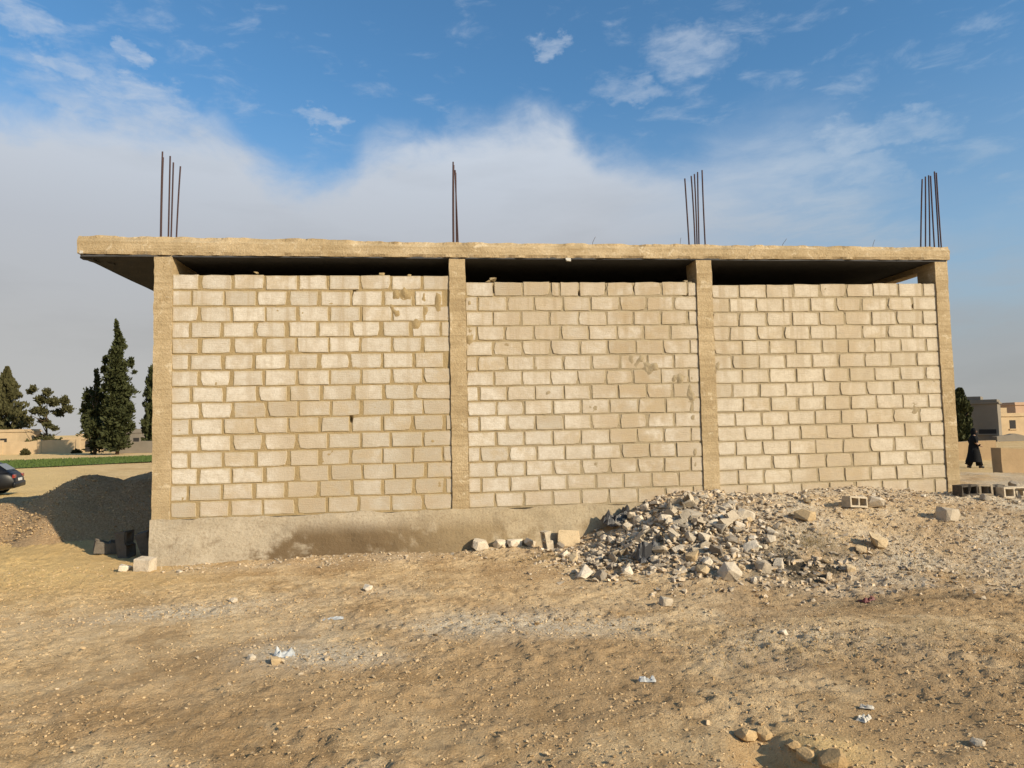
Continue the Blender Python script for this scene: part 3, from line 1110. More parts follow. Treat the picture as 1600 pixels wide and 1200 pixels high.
BAYS = [  # x0, x1, top left z, top right z, joint width v, h, first joint odd rows, even rows, module, mortar recess
    (.222, 3.80, 3.150, 3.148, .034, .019, .571, .444, .408, .0070),
    (4.018, 7.275, 3.062, 3.066, .024, .018, 4.391, 4.170, .3895, .0080),
    (7.50, 10.93, 3.030, 3.060, .024, .018, 7.893, 7.752, .4005, .0085),
]
YW = .010
nblocks = 0
for bi, (x0, x1, tl, tr, jv, jh, f1, f2, mod, rec) in enumerate(BAYS):
    wall = empty('block_wall')
    wall.parent = bld
    wall.location = OFF
    NR = 15
    # mortar bed: continuous, uneven, partly squeezed over the block edges
    gx = np.arange(x0 - .01, x1 + .011, .017)
    gz = np.linspace(0.0, 1.0, 176)
    GX, GT = np.meshgrid(gx, gz)
    topz = tl + (tr - tl) * (GX - x0) / (x1 - x0)
    GZ = -.01 + GT * (topz - .004)
    yy = YW + rec + .0032 * fbm(GX * 9, GZ * 9, 0, 3, 70 + bi) + .0022 * fbm(GX * 30, GZ * 30, 0, 2, 80 + bi)
    sm = sstep(.65, 1.4, fbm(GX * 2.6, GZ * 3.2, 0, 3, 90 + bi)) * .3
    for (q, a, b_) in SM:
        sm = np.maximum(sm, 1.15 * np.exp(-(((GX - q.x) / a) ** 2 + ((GZ - q.z) / b_) ** 2) ** 1.5))
    yy = yy - .024 * sm * np.clip(.35 + .75 * fbm(GX * 11, GZ * 8, 0, 3, 95), .05, 1)
    for (q, a, b_) in HO:
        yy = yy + .10 * np.exp(-(((GX - q.x) / a) ** 2 + ((GZ - q.z) / b_) ** 2) ** 2)
    V = np.stack([GX, yy, GZ], -1).reshape(-1, 3)
    nx, ny = len(gx), len(gz)
    i = np.arange(nx - 1)[None, :] + np.arange(ny - 1)[:, None] * nx
    F = np.stack([i, i + 1, i + 1 + nx, i + nx], -1).reshape(-1, 4)
    link('mortar', mesh_np('mortar', V, F, True), M['mortar'], wall)
    for row in range(NR):            # row 0 = top course
        first = f1 if row % 2 == 0 else f2
        first += random.uniform(-.018, .018)
        js = [x0]
        x = first
        while x < x1 - .07:
            js.append(x)
            x += mod + random.uniform(-.012, .012)
        js.append(x1)
        if bi == 1 and row == 0:
            js = sorted(js + [at(875, 450, 1, 0).x])
        tilt = random.uniform(-.004, .004)
        for k in range(len(js) - 1):
            a, b_ = js[k], js[k + 1]
            wv = jv * random.uniform(.45, 1.7)
            aa = a + (wv / 2 if k > 0 else .004)
            bb = b_ - (wv / 2 if k < len(js) - 2 else .004)
            if bb - aa < .05:
                continue
            xm = (aa + bb) / 2
            tz = tl + (tr - tl) * (xm - x0) / (x1 - x0)
            ch = tz / NR
            sagz = -.006 * math.sin(math.pi * (xm - x0) / (x1 - x0)) * (1 if bi == 0 else .6) * math.sin(row * 1.3)
            zc = tz - (row + .5) * ch + sagz + random.uniform(-.0025, .0025)
            hh = ch - jh * random.uniform(.75, 1.3)
            if row == 0:
                zc += random.uniform(-.004, .007)
            o = bpy.data.objects.new('block', random.choice(BLK))
            COL.objects.link(o)
            o.parent = wall
            fl = random.choice((1, -1))
            o.location = (xm, YW + random.uniform(-.0025, .0025), zc)
            o.scale = (fl * 1 * (bb - aa) / .392, 1, random.choice((1,)) * hh / .193)
            o.rotation_euler = (random.uniform(-.006, .006), random.uniform(-.008, .008) + tilt, random.uniform(-.006, .006))
            nblocks += 1
print('blocks', nblocks)

# the other walls of the shell
part('side_wall', rough_box('side_wall', .02, .20, .38, DEPTH - .38, 0, 3.125, (.1, .4, .4), .004, 41), M['mortar'])
part('side_wall', rough_box('side_wall', 10.94, 11.10, .38, DEPTH - .38, 0, 3.06, (.1, .4, .4), .004, 42), M['mortar'])
part('rear_wall', rough_box('rear_wall', .23, 10.92, DEPTH - .2, DEPTH - .02, 0, 3.37, (.5, .1, .4), .004, 43), M['mortar'])

# mortar lumps left on the wall heads
for (px_, py_, s) in [(770, 437, .05), (762, 440, .035), (597, 429, .04), (640, 431, .03), (1070, 440, .03), (1075, 442, .04), (400, 427, .03)]:
    q = at(px_, py_, 1, .06)
    part('mortar_lump', hull_stone('mortar_lump', 14, (s * 2.2, .10, s), int(px_)), M['mortar'], bld, (q.x, .06, q.z))
# tie wires on the roof edge and a scrap of plaster caught under it
for (px_, lean) in [(925, .05), (1222, .07), (1363, .04), (1062, .02)]:
    q = at(px_, 384, 1, .1)
    pts_ = [(q.x, .1, 3.57), (q.x + .01, .1, 3.64), (q.x + lean * .6, .1, 3.68), (q.x + lean, .09, 3.72)]
    part('tie_wire', tube('tie_wire', pts_, .003, 5), M['wire'])
q = at(888, 406, 1, -.04)
part('plaster_scrap', hull_stone('plaster_scrap', 12, (.09, .03, .06), 88), M['white'], bld, (q.x, -.045, q.z))
q = at(124, 394, 1, -.04)
part('plaster_scrap', hull_stone('plaster_scrap', 12, (.05, .03, .05), 89), M['white'], bld, (q.x + .02, -.035, q.z))

# ------------------------------------------------------------------ rubble
STONES = [hull_stone('rubble_chunk', random.randint(17, 24), (1, random.uniform(.6, .95), random.uniform(.45, .8)), 700 + i, random.uniform(.5, .8)) for i in range(16)]
SLABS = [hull_stone('rubble_chunk', 22, (1, random.uniform(.5, .8), random.uniform(.18, .3)), 750 + i, .35) for i in range(6)]
VARI = {}
for mat in ('rub_pale', 'rub_tan', 'rub_grey'):
    VARI[mat] = []
    for me in STONES + SLABS:
        c = me.copy()
        c.materials.append(M[mat])
        VARI[mat].append(c)


def place_stone(name, me, x, y, s, rot, sink=.25, z=None):
    o = bpy.data.objects.new(name, me)
    COL.objects.link(o)
    o.rotation_euler = rot
    o.scale = (s, s, s)
    R3 = Euler(rot).to_matrix()
    lo = min((R3 @ v.co).z for v in me.vertices) * s
    hi = max((R3 @ v.co).z for v in me.vertices) * s
    g = gz_at(x, y) if z is None else z
    o.location = (x, y, g - lo - (hi - lo) * sink)
    return o


heap = []
tries = 0
while len(heap) < 245 and tries < 20000:
    tries += 1
    x, y = random.uniform(5.0, 7.7), random.uniform(-2.8, -.12)
    d = math.exp(-((((x - 6.4) / 1.0) ** 2 + ((y + 1.15) / .9) ** 2)) ** 1.5) + .10 * math.exp(-(((x - 7.1) / .4) ** 2 + ((y + 2.3) / .3) ** 2)) + .25 * math.exp(-(((x - 5.5) / .5) ** 2 + ((y + .9) / .35) ** 2))
    if random.random() > d:
        continue
    s = .06 + .15 * random.random() ** 2.6
    if any((x - a) ** 2 + (y - b_) ** 2 < (.27 * (s + c)) ** 2 for a, b_, c in heap):
        continue
    heap.append((x, y, s))
for k in range(44):
    u = random.random()
    if u < .6:
        heap.append((random.uniform(7.0, 11.2), random.uniform(-.75, -.12), .05 + .10 * random.random() ** 2))
    elif u < .8:
        heap.append((random.uniform(11.3, 13.2), random.uniform(-1.2, .6), .06 + .12 * random.random() ** 2))
    else:
        heap.append((random.uniform(.4, 4.6), random.uniform(-.5, -.1), .04 + .06 * random.random() ** 2))
TONE = {'rub_pale': 'pale', 'rub_tan': 'tan', 'rub_grey': 'dark grey'}
for (x, y, s) in heap:
    u = random.random()
    mk = 'rub_pale' if u < .76 else ('rub_tan' if u < .84 else 'rub_grey')
    vi = random.randrange(len(VARI[mk]))
    me = VARI[mk][vi]
    lift = max(0.0, .10 * math.exp(-(((x - 6.4) / .7) ** 2 + ((y + 1.3) / .6) ** 2)))
    g = gz_at(x, y) + lift * random.random()
    o = place_stone('rubble_chunk', me, x, y, s, (random.uniform(-.6, .6), random.uniform(-.6, .6), random.uniform(0, 6.28)), .22, g)
    size = 'large' if s > .13 else ('small' if s < .08 else 'medium')
    form = 'flat slab piece' if vi >= len(STONES) else ('angular chunk' if vi % 2 else 'blunt lump')
    if x > 11.25:
        place, gr = 'on the gravel right of the building', 'stones on the gravel right of the building'
    elif x > 7.6 and y > -.8:
        place, gr = 'on the gravel at the foot of the third bay', 'stones at the foot of the third bay'
    elif x < 4.8:
        place, gr = 'in the dirt along the plinth', 'stones in the dirt along the plinth'
    elif y > -.65:
        place, gr = 'in the rubble heap, touching the wall', 'rubble heap chunks by the wall'
    elif y < -1.75:
        place, gr = 'at the outer toe of the rubble heap', 'rubble heap chunks at the toe'
    elif x < 5.85:
        place, gr = 'at the white stone row end of the rubble heap', 'rubble heap chunks at the stone row end'
    elif x > 6.9:
        place, gr = 'at the ash patch end of the rubble heap', 'rubble heap chunks at the ash end'
    else:
        place, gr = 'on the crown of the rubble heap', 'rubble heap chunks on the crown'
    tag(o, '%s %s %s %s' % (size, TONE[mk], form, place), 'rubble', gr)


def hollow_block(name, w=.40, h=.19, d=.19, broken=0.0):
    """hollow concrete block, two cores open at the top"""
    bm = bmesh.new()
    t = .032
    hx, hy = w / 2, d / 2
    xs = [-hx, -hx + t, -t / 2, t / 2, hx - t, hx]
    ys = [-hy, -hy + t, hy - t, hy]
    solid = {(i, j) for i in range(5) for j in range(3)} - {(1, 1), (3, 1)}
    r = random.Random(3 + int(broken * 100))
    vid = {}

    def v(i, j, k):
        key = (i, j, k)
        if key not in vid:
            zz = -h / 2 if k == 0 else h / 2
            if k == 1 and broken:
                zz -= broken * h * r.random()
            vid[key] = bm.verts.new((xs[i] + r.uniform(-.004, .004), ys[j] + r.uniform(-.004, .004), zz + r.uniform(-.004, .004)))
        return vid[key]
    for (i, j) in solid:
        bm.faces.new((v(i, j, 1), v(i + 1, j, 1), v(i + 1, j + 1, 1), v(i, j + 1, 1)))
        bm.faces.new((v(i, j, 0), v(i, j + 1, 0), v(i + 1, j + 1, 0), v(i + 1, j, 0)))
        for (di, dj, a, b2) in ((-1, 0, (i, j + 1), (i, j)), (1, 0, (i + 1, j), (i + 1, j + 1)), (0, -1, (i, j), (i + 1, j)), (0, 1, (i + 1, j + 1), (i, j + 1))):
            if (i + di, j + dj) not in solid:
                bm.faces.new((v(*a, 0), v(*b2, 0), v(*b2, 1), v(*a, 1)))
    bmesh.ops.recalc_face_normals(bm, faces=bm.faces)
    return bm_mesh(name, bm)


def on_ground(px_, py_, z0=-.53):
    """walk the survey ray down to the terrain"""
    d = FW + RT * ((px_ - 800) / FPX) + UP * ((600 - py_) / FPX)
    t = 2.0
    for _ in range(4000):
        q = CAM + d * t
        if q.z < gz_at(q.x, q.y):
            break
        t += .02
    return q


# named stones, each at its own place
SP = [
    ('stone', 1258, 812, .24, 7, 'rub_tan', (.1, .1, .5), 'large tan squared stone lying on the gravel below the third bay'),
    ('stone', 1368, 794, .27, 2, 'rub_pale', (.3, .2, 1.1), 'pointed pale stone beside the upright hollow block'),
    ('stone', 1372, 856, .24, 5, 'rub_tan', (.2, .7, .4), 'rounded orange-tan stone alone on the gravel slope'),
    ('stone', 1345, 862, .14, 7, 'rub_tan', (.2, .1, .9), 'small tan stone next to the rounded orange-tan one'),
    ('stone', 1290, 880, .10, 3, 'rub_tan', (.1, .4, .9), 'little tan stone on the ash patch'),
    ('stone', 1328, 892, .13, 9, 'rub_tan', (.3, .1, .2), 'flat-faced tan stone at the edge of the ash patch'),
    ('stone', 1480, 812, .26, 1, 'rub_pale', (.1, .1, .2), 'pale flat stone right of the third bay, dark hollow beside it'),
    ('stone', 1140, 905, .22, 4, 'rub_pale', (.4, .2, .1), 'pale stone at the very toe of the rubble heap'),
    ('stone', 1100, 898, .20, 6, 'rub_tan', (.2, .5, .8), 'orange stone at the toe of the rubble heap'),
    ('stone', 1085, 815, .30, 8, 'rub_grey', (.5, .2, .3), 'big grey stone in the upper rubble heap'),
    ('stone', 1165, 815, .27, 10, 'rub_pale', (.2, .3, .3), 'big rounded pale grey stone on top of the rubble heap'),
    ('stone', 750, 856, .26, 11, 'rub_pale', (.2, .2, .4), 'first white stone of the row along the plinth'),
    ('stone', 780, 853, .22, 12, 'rub_pale', (.1, .1, .7), 'second white stone of the row along the plinth, flat-topped'),
    ('stone', 805, 853, .23, 13, 'rub_pale', (.5, .1, .2), 'third white stone of the row along the plinth, pointed'),
    ('stone', 827, 852, .19, 14, 'rub_pale', (.2, .4, .9), 'fourth and smallest white stone of the row along the plinth'),
    ('stone', 888, 852, .34, 16, 'rub_tan', (.9, .1, .1), 'yellowish block fragment propped on the plinth at the heap end'),
    ('stone', 196, 893, .17, 15, 'rub_pale', (.1, .3, .3), 'low broken pale stone beside the white block at the corner'),
    ('stone', 1528, 1166, .085, 3, 'rub_pale', (.1, .1, .8), 'single pale stone in the foreground soil throwing a long shadow'),
    ('stone', 1225, 992, .07, 2, 'rub_pale', (.1, .1, .3), 'small white stone on bare soil below the ash patch'),
    ('stone', 1040, 945, .12, 1, 'rub_pale', (.1, .1, .2), 'low pale stone on bare soil before the heap toe'),
    ('stone', 575, 922, .10, 5, 'rub_pale', (.1, .2, .2), 'pale stone lying on the whitish gravel patch'),
    ('stone', 430, 1036, .09, 9, 'rub_tan', (.1, .2, .7), 'tan stone beside the crumpled plastic sheet'),
    ('stone', 392, 1032, .06, 4, 'rub_pale', (.2, .1, .7), 'pebble-sized pale stone left of the crumpled plastic sheet'),
    ('stone', 365, 940, .07, 7, 'rub_pale', (.1, .1, .7), 'small pale stone on open soil before the plinth corner'),
]
for (nm, px_, py_, s, k, mk, rot, lab) in SP:
    q = on_ground(px_, py_)
    if q.y > -s * .45:
        q.y = -s * .45
        q.z = gz_at(q.x, q.y)
    o = place_stone(nm, VARI[mk][k], q.x, q.y, s, rot, .15, q.z)
    tag(o, lab, 'stone')

# blocks lying about
hb = hollow_block('hollow_block', broken=.0)
hb.materials.append(M['rub_dust'])
hb2 = hollow_block('hollow_block', broken=.55)
hb2.materials.append(M['rub_dust'])
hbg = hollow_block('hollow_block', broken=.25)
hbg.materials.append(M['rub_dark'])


def lay(me, px_, py_, rot, label, scale=1.0, dz=0.0, q=None):
    if q is None:
        q = on_ground(px_, py_)
        if q.x < 11 and q.y > -.16:
            q.y = -.16
            q.z = gz_at(q.x, q.y)
    o = bpy.data.objects.new('hollow_block', me)
    COL.objects.link(o)
    o.rotation_euler = rot
    o.scale = (scale,) * 3
    R3 = Euler(rot).to_matrix()
    lo = min((R3 @ v.co).z for v in me.vertices) * scale
    o.location = (q.x, q.y, q.z - lo - .02 + dz)
    tag(o, label, 'block')
    return o


lay(hb, 1336, 793, (math.radians(84), .1, .25), 'hollow block showing its cores below the third bay', .72)
lay(hb2, 856, 858, (.1, math.radians(80), .5), 'pale block standing on end beside the white stone row', .62)
solid_b = BLK[3].copy()
solid_b.materials.clear()
solid_b.materials.append(M['rub_pale'])
q = on_ground(220, 893)
o = place_stone('concrete_block', solid_b, q.x, q.y, .55, (.05, .08, -.15), .1, q.z)
o.scale = (.50, .9, .95)
tag(o, 'white squared block on the ground at the plinth corner', 'block')
# grey blocks leaning in the shade behind the corner
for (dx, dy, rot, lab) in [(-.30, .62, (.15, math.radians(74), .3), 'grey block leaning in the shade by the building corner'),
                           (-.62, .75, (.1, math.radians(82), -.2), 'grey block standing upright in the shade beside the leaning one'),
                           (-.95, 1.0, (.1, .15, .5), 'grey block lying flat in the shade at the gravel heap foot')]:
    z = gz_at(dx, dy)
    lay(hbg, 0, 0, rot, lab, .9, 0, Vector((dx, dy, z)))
# broken block ends sticking out of the heap
rb = random.Random(21)
for k in range(13):
    a_ = rb.uniform(0, 6.28)
    rr_ = math.sqrt(rb.random())
    x_, y_ = 6.3 + .75 * rr_ * math.cos(a_), min(-.3, -1.2 + .85 * rr_ * math.sin(a_))
    o = lay(hb2, 0, 0, (rb.uniform(-1.2, 1.2), rb.uniform(-.8, .8), rb.uniform(0, 6.28)), 'broken hollow block end sticking out of the rubble heap', rb.uniform(.42, .72), -.03, Vector((x_, y_, gz_at(x_, y_))))
    o.name = 'block_fragment'
    o['group'] = 'broken block ends in the rubble heap'
# blocks right of the building
for (px_, py_, rz, me, lab) in [(1510, 773, .2, hbg, 'dark grey hollow block against the right column foot'),
                                (1528, 772, -.3, hb, 'pale hollow block next to the dark one by the right column'),
                                (1552, 773, .1, hbg, 'dark hollow block between two pale ones right of the building'),
                                (1578, 776, .05, hb, 'pale hollow block with a chipped face on the yard edge'),
                                (1606, 778, -.1, hb2, 'pale broken hollow block at the outer end of the block row')]:
    lay(me, px_, py_, (math.radians(88), 0, rz), lab, .8)

# weathered scraps
def crumple(name, w, d, h, seed, mat):
    xs = np.linspace(-w / 2, w / 2, 14)
    ys = np.linspace(-d / 2, d / 2, 10)
    X, Y = np.meshgrid(xs, ys)
    edge = np.clip(np.minimum(w / 2 - np.abs(X), d / 2 - np.abs(Y)) / (.25 * d), 0, 1)
    Z = h * np.abs(fbm(X / w * 3, Y / d * 3, 0, 3, seed)) * edge + .004
    X = X + .05 * w * fbm(X / w * 2, Y / d * 2, 1, 2, seed + 1)
    nx = len(xs)
    i = np.arange(nx - 1)[None, :] + np.arange(len(ys) - 1)[:, None] * nx
    F = np.stack([i, i + 1, i + 1 + nx, i + nx], -1).reshape(-1, 4)
    me = mesh_np(name, np.stack([X, Y, Z], -1).reshape(-1, 3), F)
    o = link(name, me, mat)
    sol = o.modifiers.new('thickness', 'SOLIDIFY')
    sol.thickness = .003
    return o


for (nm, px_, py_, w_, d_, h_, sd_, mt, rz, lab, cat) in [
        ('plastic_scrap', 444, 1026, .15, .09, .05, 1, 'bluewhite', .3, 'crumpled pale blue plastic sheet on the foreground soil', 'plastic'),
        ('plastic_scrap', 1012, 1066, .11, .035, .03, 2, 'bluewhite', -.2, 'thin strip of whitish plastic on bare soil', 'plastic'),
        ('paper_scrap', 1350, 1126, .09, .05, .03, 3, 'white', .6, 'torn white paper scrap on the brown foreground soil', 'paper'),
        ('paper_scrap', 1355, 1108, .07, .03, .02, 6, 'white', -.5, 'small white paper flake above the torn scrap', 'paper'),
        ('cloth_scrap', 1356, 940, .16, .09, .05, 4, 'red', .2, 'dark red rag at the toe of the gravel slope', 'rag'),
        ('plastic_scrap', 520, 968, .18, .08, .02, 8, 'bluewhite', .1, 'flat greyish plastic sheet on the whitish gravel patch', 'plastic')]:
    q = on_ground(px_, py_)
    o = crumple(nm, w_, d_, h_, sd_, M[mt])
    o.location = (q.x, q.y, q.z + .004)
    o.rotation_euler = (0, 0, rz)
    tag(o, lab, cat)
# black plastic in the heap
for (px_, py_, w_, d_, sd_, lab) in [(965, 812, .42, .26, 11, 'black plastic sack draped at the left end of the rubble heap'),
                                     (1010, 868, .34, .22, 12, 'black plastic bag crumpled low in the rubble heap')]:
    q = on_ground(px_, py_ + 6)
    o = crumple('plastic_sack', w_, d_, .20, sd_, M['black_plastic'])
    o.location = (q.x, q.y, q.z + .02)
    o.rotation_euler = (.25, 0, .4)
    tag(o, lab, 'plastic sack')

# clay clods round the pit
for (px_, py_, s, k, lab) in [(1165, 1156, .13, 2, 'orange clay clod left of the dug pit'), (1192, 1150, .10, 5, 'smaller orange clay clod at the back of the dug pit'),
                              (1262, 1186, .12, 7, 'orange clay clod right of the dug pit'), (1300, 1194, .15, 9, 'broad orange clay clod on the pit rim'), (1240, 1168, .09, 1, 'little clay lump on the right pit edge')]:
    q = on_ground(px_, py_)
    me = hull_stone('clay_clod', 46, (1, .85, .6), 900 + k, .95)
    me.materials.append(M['clod'])
    o = place_stone('clay_clod', me, q.x, q.y, s, (.2, .3, k), .3, q.z)
    tag(o, lab, 'clay clod')

# dry weed stubble on the rubble slope and yard
def blades(name, pts, hmin, hmax, w, mat, lean=.5):
    n = len(pts)
    a = rng.uniform(0, 6.283, n)
    h = rng.uniform(hmin, hmax, n)
    l = rng.uniform(0, lean, n) * h
    b2 = rng.uniform(0, 6.283, n)
    P = np.asarray(pts)
    V = np.zeros((n, 3, 3))
    V[:, 0] = P + np.stack([np.cos(a) * w, np.sin(a) * w, 0 * a], 1)
    V[:, 1] = P - np.stack([np.cos(a) * w, np.sin(a) * w, 0 * a], 1)
    V[:, 2] = P + np.stack([np.cos(b2) * l, np.sin(b2) * l, h], 1)
    F = np.arange(n * 3).reshape(-1, 3)
    return link(name, mesh_np(name, V.reshape(-1, 3), F), mat)


pp = []
for (cx, cy, rx, ry, n) in [(7.75, -1.75, .35, .3, 900), (8.6, -2.2, .8, .5, 700), (5.0, -.8, .5, .2, 300), (6.3, -4.4, 1.2, .5, 700), (9.5, -1.5, 1.2, .7, 500)]:
    x = rng.normal(cx, rx * .6, n)
    y = np.minimum(rng.normal(cy, ry * .6, n), -.05)
    pp.append(np.stack([x, y, ground_z(x, y) - .005], 1))
o = blades('dry_weeds', np.concatenate(pp), .02, .07, .0022, M['dry'], .9)
tag(o, 'sparse dry weed stubble on the rubble slope', 'weeds', kind='stuff')

# ------------------------------------------------------------------ trees far behind


def crown_cypress(h, prof, n, seed, ragged=.25, leafl=.5):
    """upright sprays filling a tall narrow crown; prof(t) = radius"""
    r = np.random.default_rng(seed)
    t = r.random(n) ** 1.05
    R = prof(t)
    ang = r.uniform(0, 6.283, n)
    lob = 1 + ragged * fbm(np.cos(ang) * 1.4 + t * 7, np.sin(ang) * 1.4, t * 9, 3, seed) * 1.4
    rad = R * np.sqrt(r.uniform(.08, 1, n)) * np.clip(lob, .25, 1.9)
    # gaps between the sprays
    gap = fbm(np.cos(ang) * 2.2, np.sin(ang) * 2.2, t * h * .9, 3, seed + 5)
    keep = (gap > -.35) | (rad < R * .45)
    t, rad, ang = t[keep], rad[keep], ang[keep]
    m = len(t)
    P = np.stack([rad * np.cos(ang), rad * np.sin(ang), t * h], 1)
    L = leafl * r.uniform(.5, 1.2, m)
    out = np.stack([np.cos(ang), np.sin(ang), 0 * ang], 1)
    dirv = out * r.uniform(.1, .7, m)[:, None] + np.array([0, 0, 1.0]) + r.normal(0, .25, (m, 3))
    dirv /= np.linalg.norm(dirv, axis=1)[:, None]
    side = np.cross(dirv, r.normal(0, 1, (m, 3)))
    side /= np.linalg.norm(side, axis=1)[:, None]
    w = L * r.uniform(.22, .42, m)
    V = np.zeros((m, 4, 3))
    V[:, 0] = P - dirv * L[:, None] * .5
    V[:, 1] = P + side * w[:, None]
    V[:, 2] = P + dirv * L[:, None] * .6
    V[:, 3] = P - side * w[:, None]
    return V.reshape(-1, 3), np.arange(m * 4).reshape(-1, 4)


def crown_clumps(clumps, n, seed, leafl=.4, droop=0.0):
    """crown from separate leafy clumps (centre, radii)"""
    r = np.random.default_rng(seed)
    vols = np.array([c[3] * c[4] for c in clumps])
    vols = vols / vols.sum()
    Vs = []
    for c, f in zip(clumps, vols):
        m = max(20, int(n * f))
        d = r.normal(0, 1, (m, 3))
        d /= np.linalg.norm(d, axis=1)[:, None]
        rr = r.uniform(.15, 1, m) ** .6
        lob = 1 + .5 * fbm(d[:, 0] * 2, d[:, 1] * 2, d[:, 2] * 2, 2, seed)
        P = np.array(c[:3]) + d * (rr * lob)[:, None] * np.array([c[3], c[3], c[4]])
        L = leafl * r.uniform(.5, 1.2, m)
        dv = d + r.normal(0, .5, (m, 3)) + np.array([0, 0, .5 - droop])
        dv /= np.linalg.norm(dv, axis=1)[:, None]
        side = np.cross(dv, r.normal(0, 1, (m, 3)))
        side /= np.linalg.norm(side, axis=1)[:, None]
        w = L * r.uniform(.18, .4, m)
        V = np.zeros((m, 4, 3))
        V[:, 0] = P - dv * L[:, None] * .5
        V[:, 1] = P + side * w[:, None]
        V[:, 2] = P + dv * L[:, None] * .6
        V[:, 3] = P - side * w[:, None]
        Vs.append(V.reshape(-1, 3))
    V = np.concatenate(Vs)
    return V, np.arange(len(V)).reshape(-1, 4)


def tree(name, base, vf, mat, label, h, limbs, group=None, r0=.16):
    e = empty(name, base)
    tag(e, label, 'tree', group)
    link('crown', mesh_np('crown', *vf), mat, e)
    bm = bmesh.new()
    pts = [(0, 0, -.3), (.03 * h * .2, 0, h * .2), (-.02 * h * .2, .02, h * .5), (0, 0, h * .93)]
    tr = link('trunk', tube('trunk', pts, [r0, r0 * .8, r0 * .5, .03], 8), M['bark'], e)
    bm.free()
    for (z, a, l, up) in limbs:
        p0 = Vector((0, 0, z))
        p1 = p0 + Vector((math.cos(a) * l * .5, math.sin(a) * l * .5, up * .4))
        p2 = p0 + Vector((math.cos(a) * l, math.sin(a) * l, up))
        link('limb', tube('limb', [tuple(p0), tuple(p1), tuple(p2)], [r0 * .4, r0 * .28, .02], 6), M['bark'], tr)
    return e


def far(px_, py_, z=-1.35):
    return at(px_, py_, 2, z)


def rand_limbs(h, n, l, up, seed):
    r = random.Random(seed)
    return [(h * r.uniform(.25, .85), r.uniform(0, 6.28), l * r.uniform(.5, 1), up * r.uniform(.5, 1.2)) for _ in range(n)]


TZ = -1.35


def fy(px_, Y):
    return at(px_, 690, 1, Y)


# tall cypress
b0 = far(183, 711)
sc = (b0 - CAM).dot(FW) / FPX          # metres per photo pixel at that distance
h = 212 * sc


def cyp_prof(w):
    def f(t):
        return w * np.interp(t, [0, .06, .15, .45, .62, .72, .82, .92, 1.0], [.55, .75, .85, .95, .95, .70, .42, .28, .03])
    return f


CYP = [((x_ - 183) * sc, random.uniform(-.5, .5), (711 - y_) * sc, w_ * sc, h_ * sc) for (x_, y_, w_, h_) in [(182, 510, 2.5, 13), (183, 524, 5, 12), (184, 538, 8, 12), (182, 553, 10, 13), (185, 572, 13, 15), (181, 592, 17, 16), (187, 612, 18, 16), (180, 632, 19, 16), (186, 652, 19, 16), (180, 672, 19, 16), (184, 692, 17, 13), (162, 576, 5, 6), (165, 562, 3, 9), (203, 566, 4, 9), (207, 581, 3, 3), (166, 606, 7, 7), (202, 640, 6, 9), (163, 640, 6, 8), (203, 668, 6, 8), (165, 690, 8, 8)]]
tree('cypress_tree', (b0.x, b0.y, TZ), crown_clumps(CYP, 15000, 31, .42), M['cypress'],
     'tallest dark cypress with a pointed spire beyond the gravel heap', h, rand_limbs(h * .7, 10, .9, 1.2, 3), None, .22)
# bushy neighbour
b1 = far(148, 711)
sc1 = (b1 - CAM).dot(FW) / FPX
cl = []
r_ = random.Random(5)
for (px_, py_, w_, hh_) in [(148, 596, 4, 18), (149, 620, 10, 12), (134, 618, 9, 12), (128, 640, 9, 9), (145, 645, 16, 14), (160, 630, 8, 10), (152, 670, 17, 14), (140, 660, 10, 10), (165, 660, 10, 12), (150, 692, 15, 12), (128, 655, 6, 5)]:
    cl.append(((px_ - 148) * sc1, r_.uniform(-1, 1), (711 - py_) * sc1, w_ * sc1, hh_ * sc1))
tree('cypress_tree', (b1.x, b1.y, TZ), crown_clumps(cl, 9000, 41, .42), M['cypress'], 'shorter bushy cypress with a thin top pressed against the tallest one',
     136 * sc1 * .9, rand_limbs(8, 8, .8, 1.2, 5), None, .2)
# thin open pine
b2 = far(72, 706)
sc2 = (b2 - CAM).dot(FW) / FPX
cl = []
for (px_, py_, w_, hh_) in [(58, 608, 5, 5), (72, 613, 7, 7), (50, 612, 5, 4), (62, 625, 9, 7), (78, 628, 10, 7), (90, 630, 7, 6), (102, 628, 6, 8), (106, 640, 8, 6), (45, 642, 6, 4), (55, 640, 7, 5), (70, 643, 10, 7), (84, 645, 8, 6),
                            (52, 655, 6, 4), (66, 658, 8, 5), (80, 665, 7, 5), (92, 670, 6, 4), (62, 685, 12, 7), (78, 690, 15, 8), (55, 694, 10, 6), (90, 692, 8, 6)]:
    cl.append(((px_ - 72) * sc2, r_.uniform(-1.5, 1.5), (706 - py_) * sc2, w_ * sc2, hh_ * sc2))
tree('pine_tree', (b2.x, b2.y, TZ), crown_clumps(cl, 6500, 43, .45), M['pine'], 'thin open pine with sky showing between its olive boughs',
     95 * sc2, rand_limbs(6, 9, 3, 1.6, 6), None, .2)
# conifer at the frame's edge
b3 = far(8, 706)
sc3 = (b3 - CAM).dot(FW) / FPX


def con_prof(w):
    def f(t):
        return w * np.interp(t, [0, .1, .2, .5, .8, .9, 1.0], [.6, 1, .95, .66, .33, .2, .05])
    return f


tree('fir_tree', (b3.x, b3.y, TZ), crown_cypress(132 * sc3, con_prof(29 * sc3), 13000, 51, .6, .55), M['pine'], 'broad conical dark conifer behind the parked black car',
     132 * sc3, rand_limbs(10, 10, 3, .6, 8), None, .25)
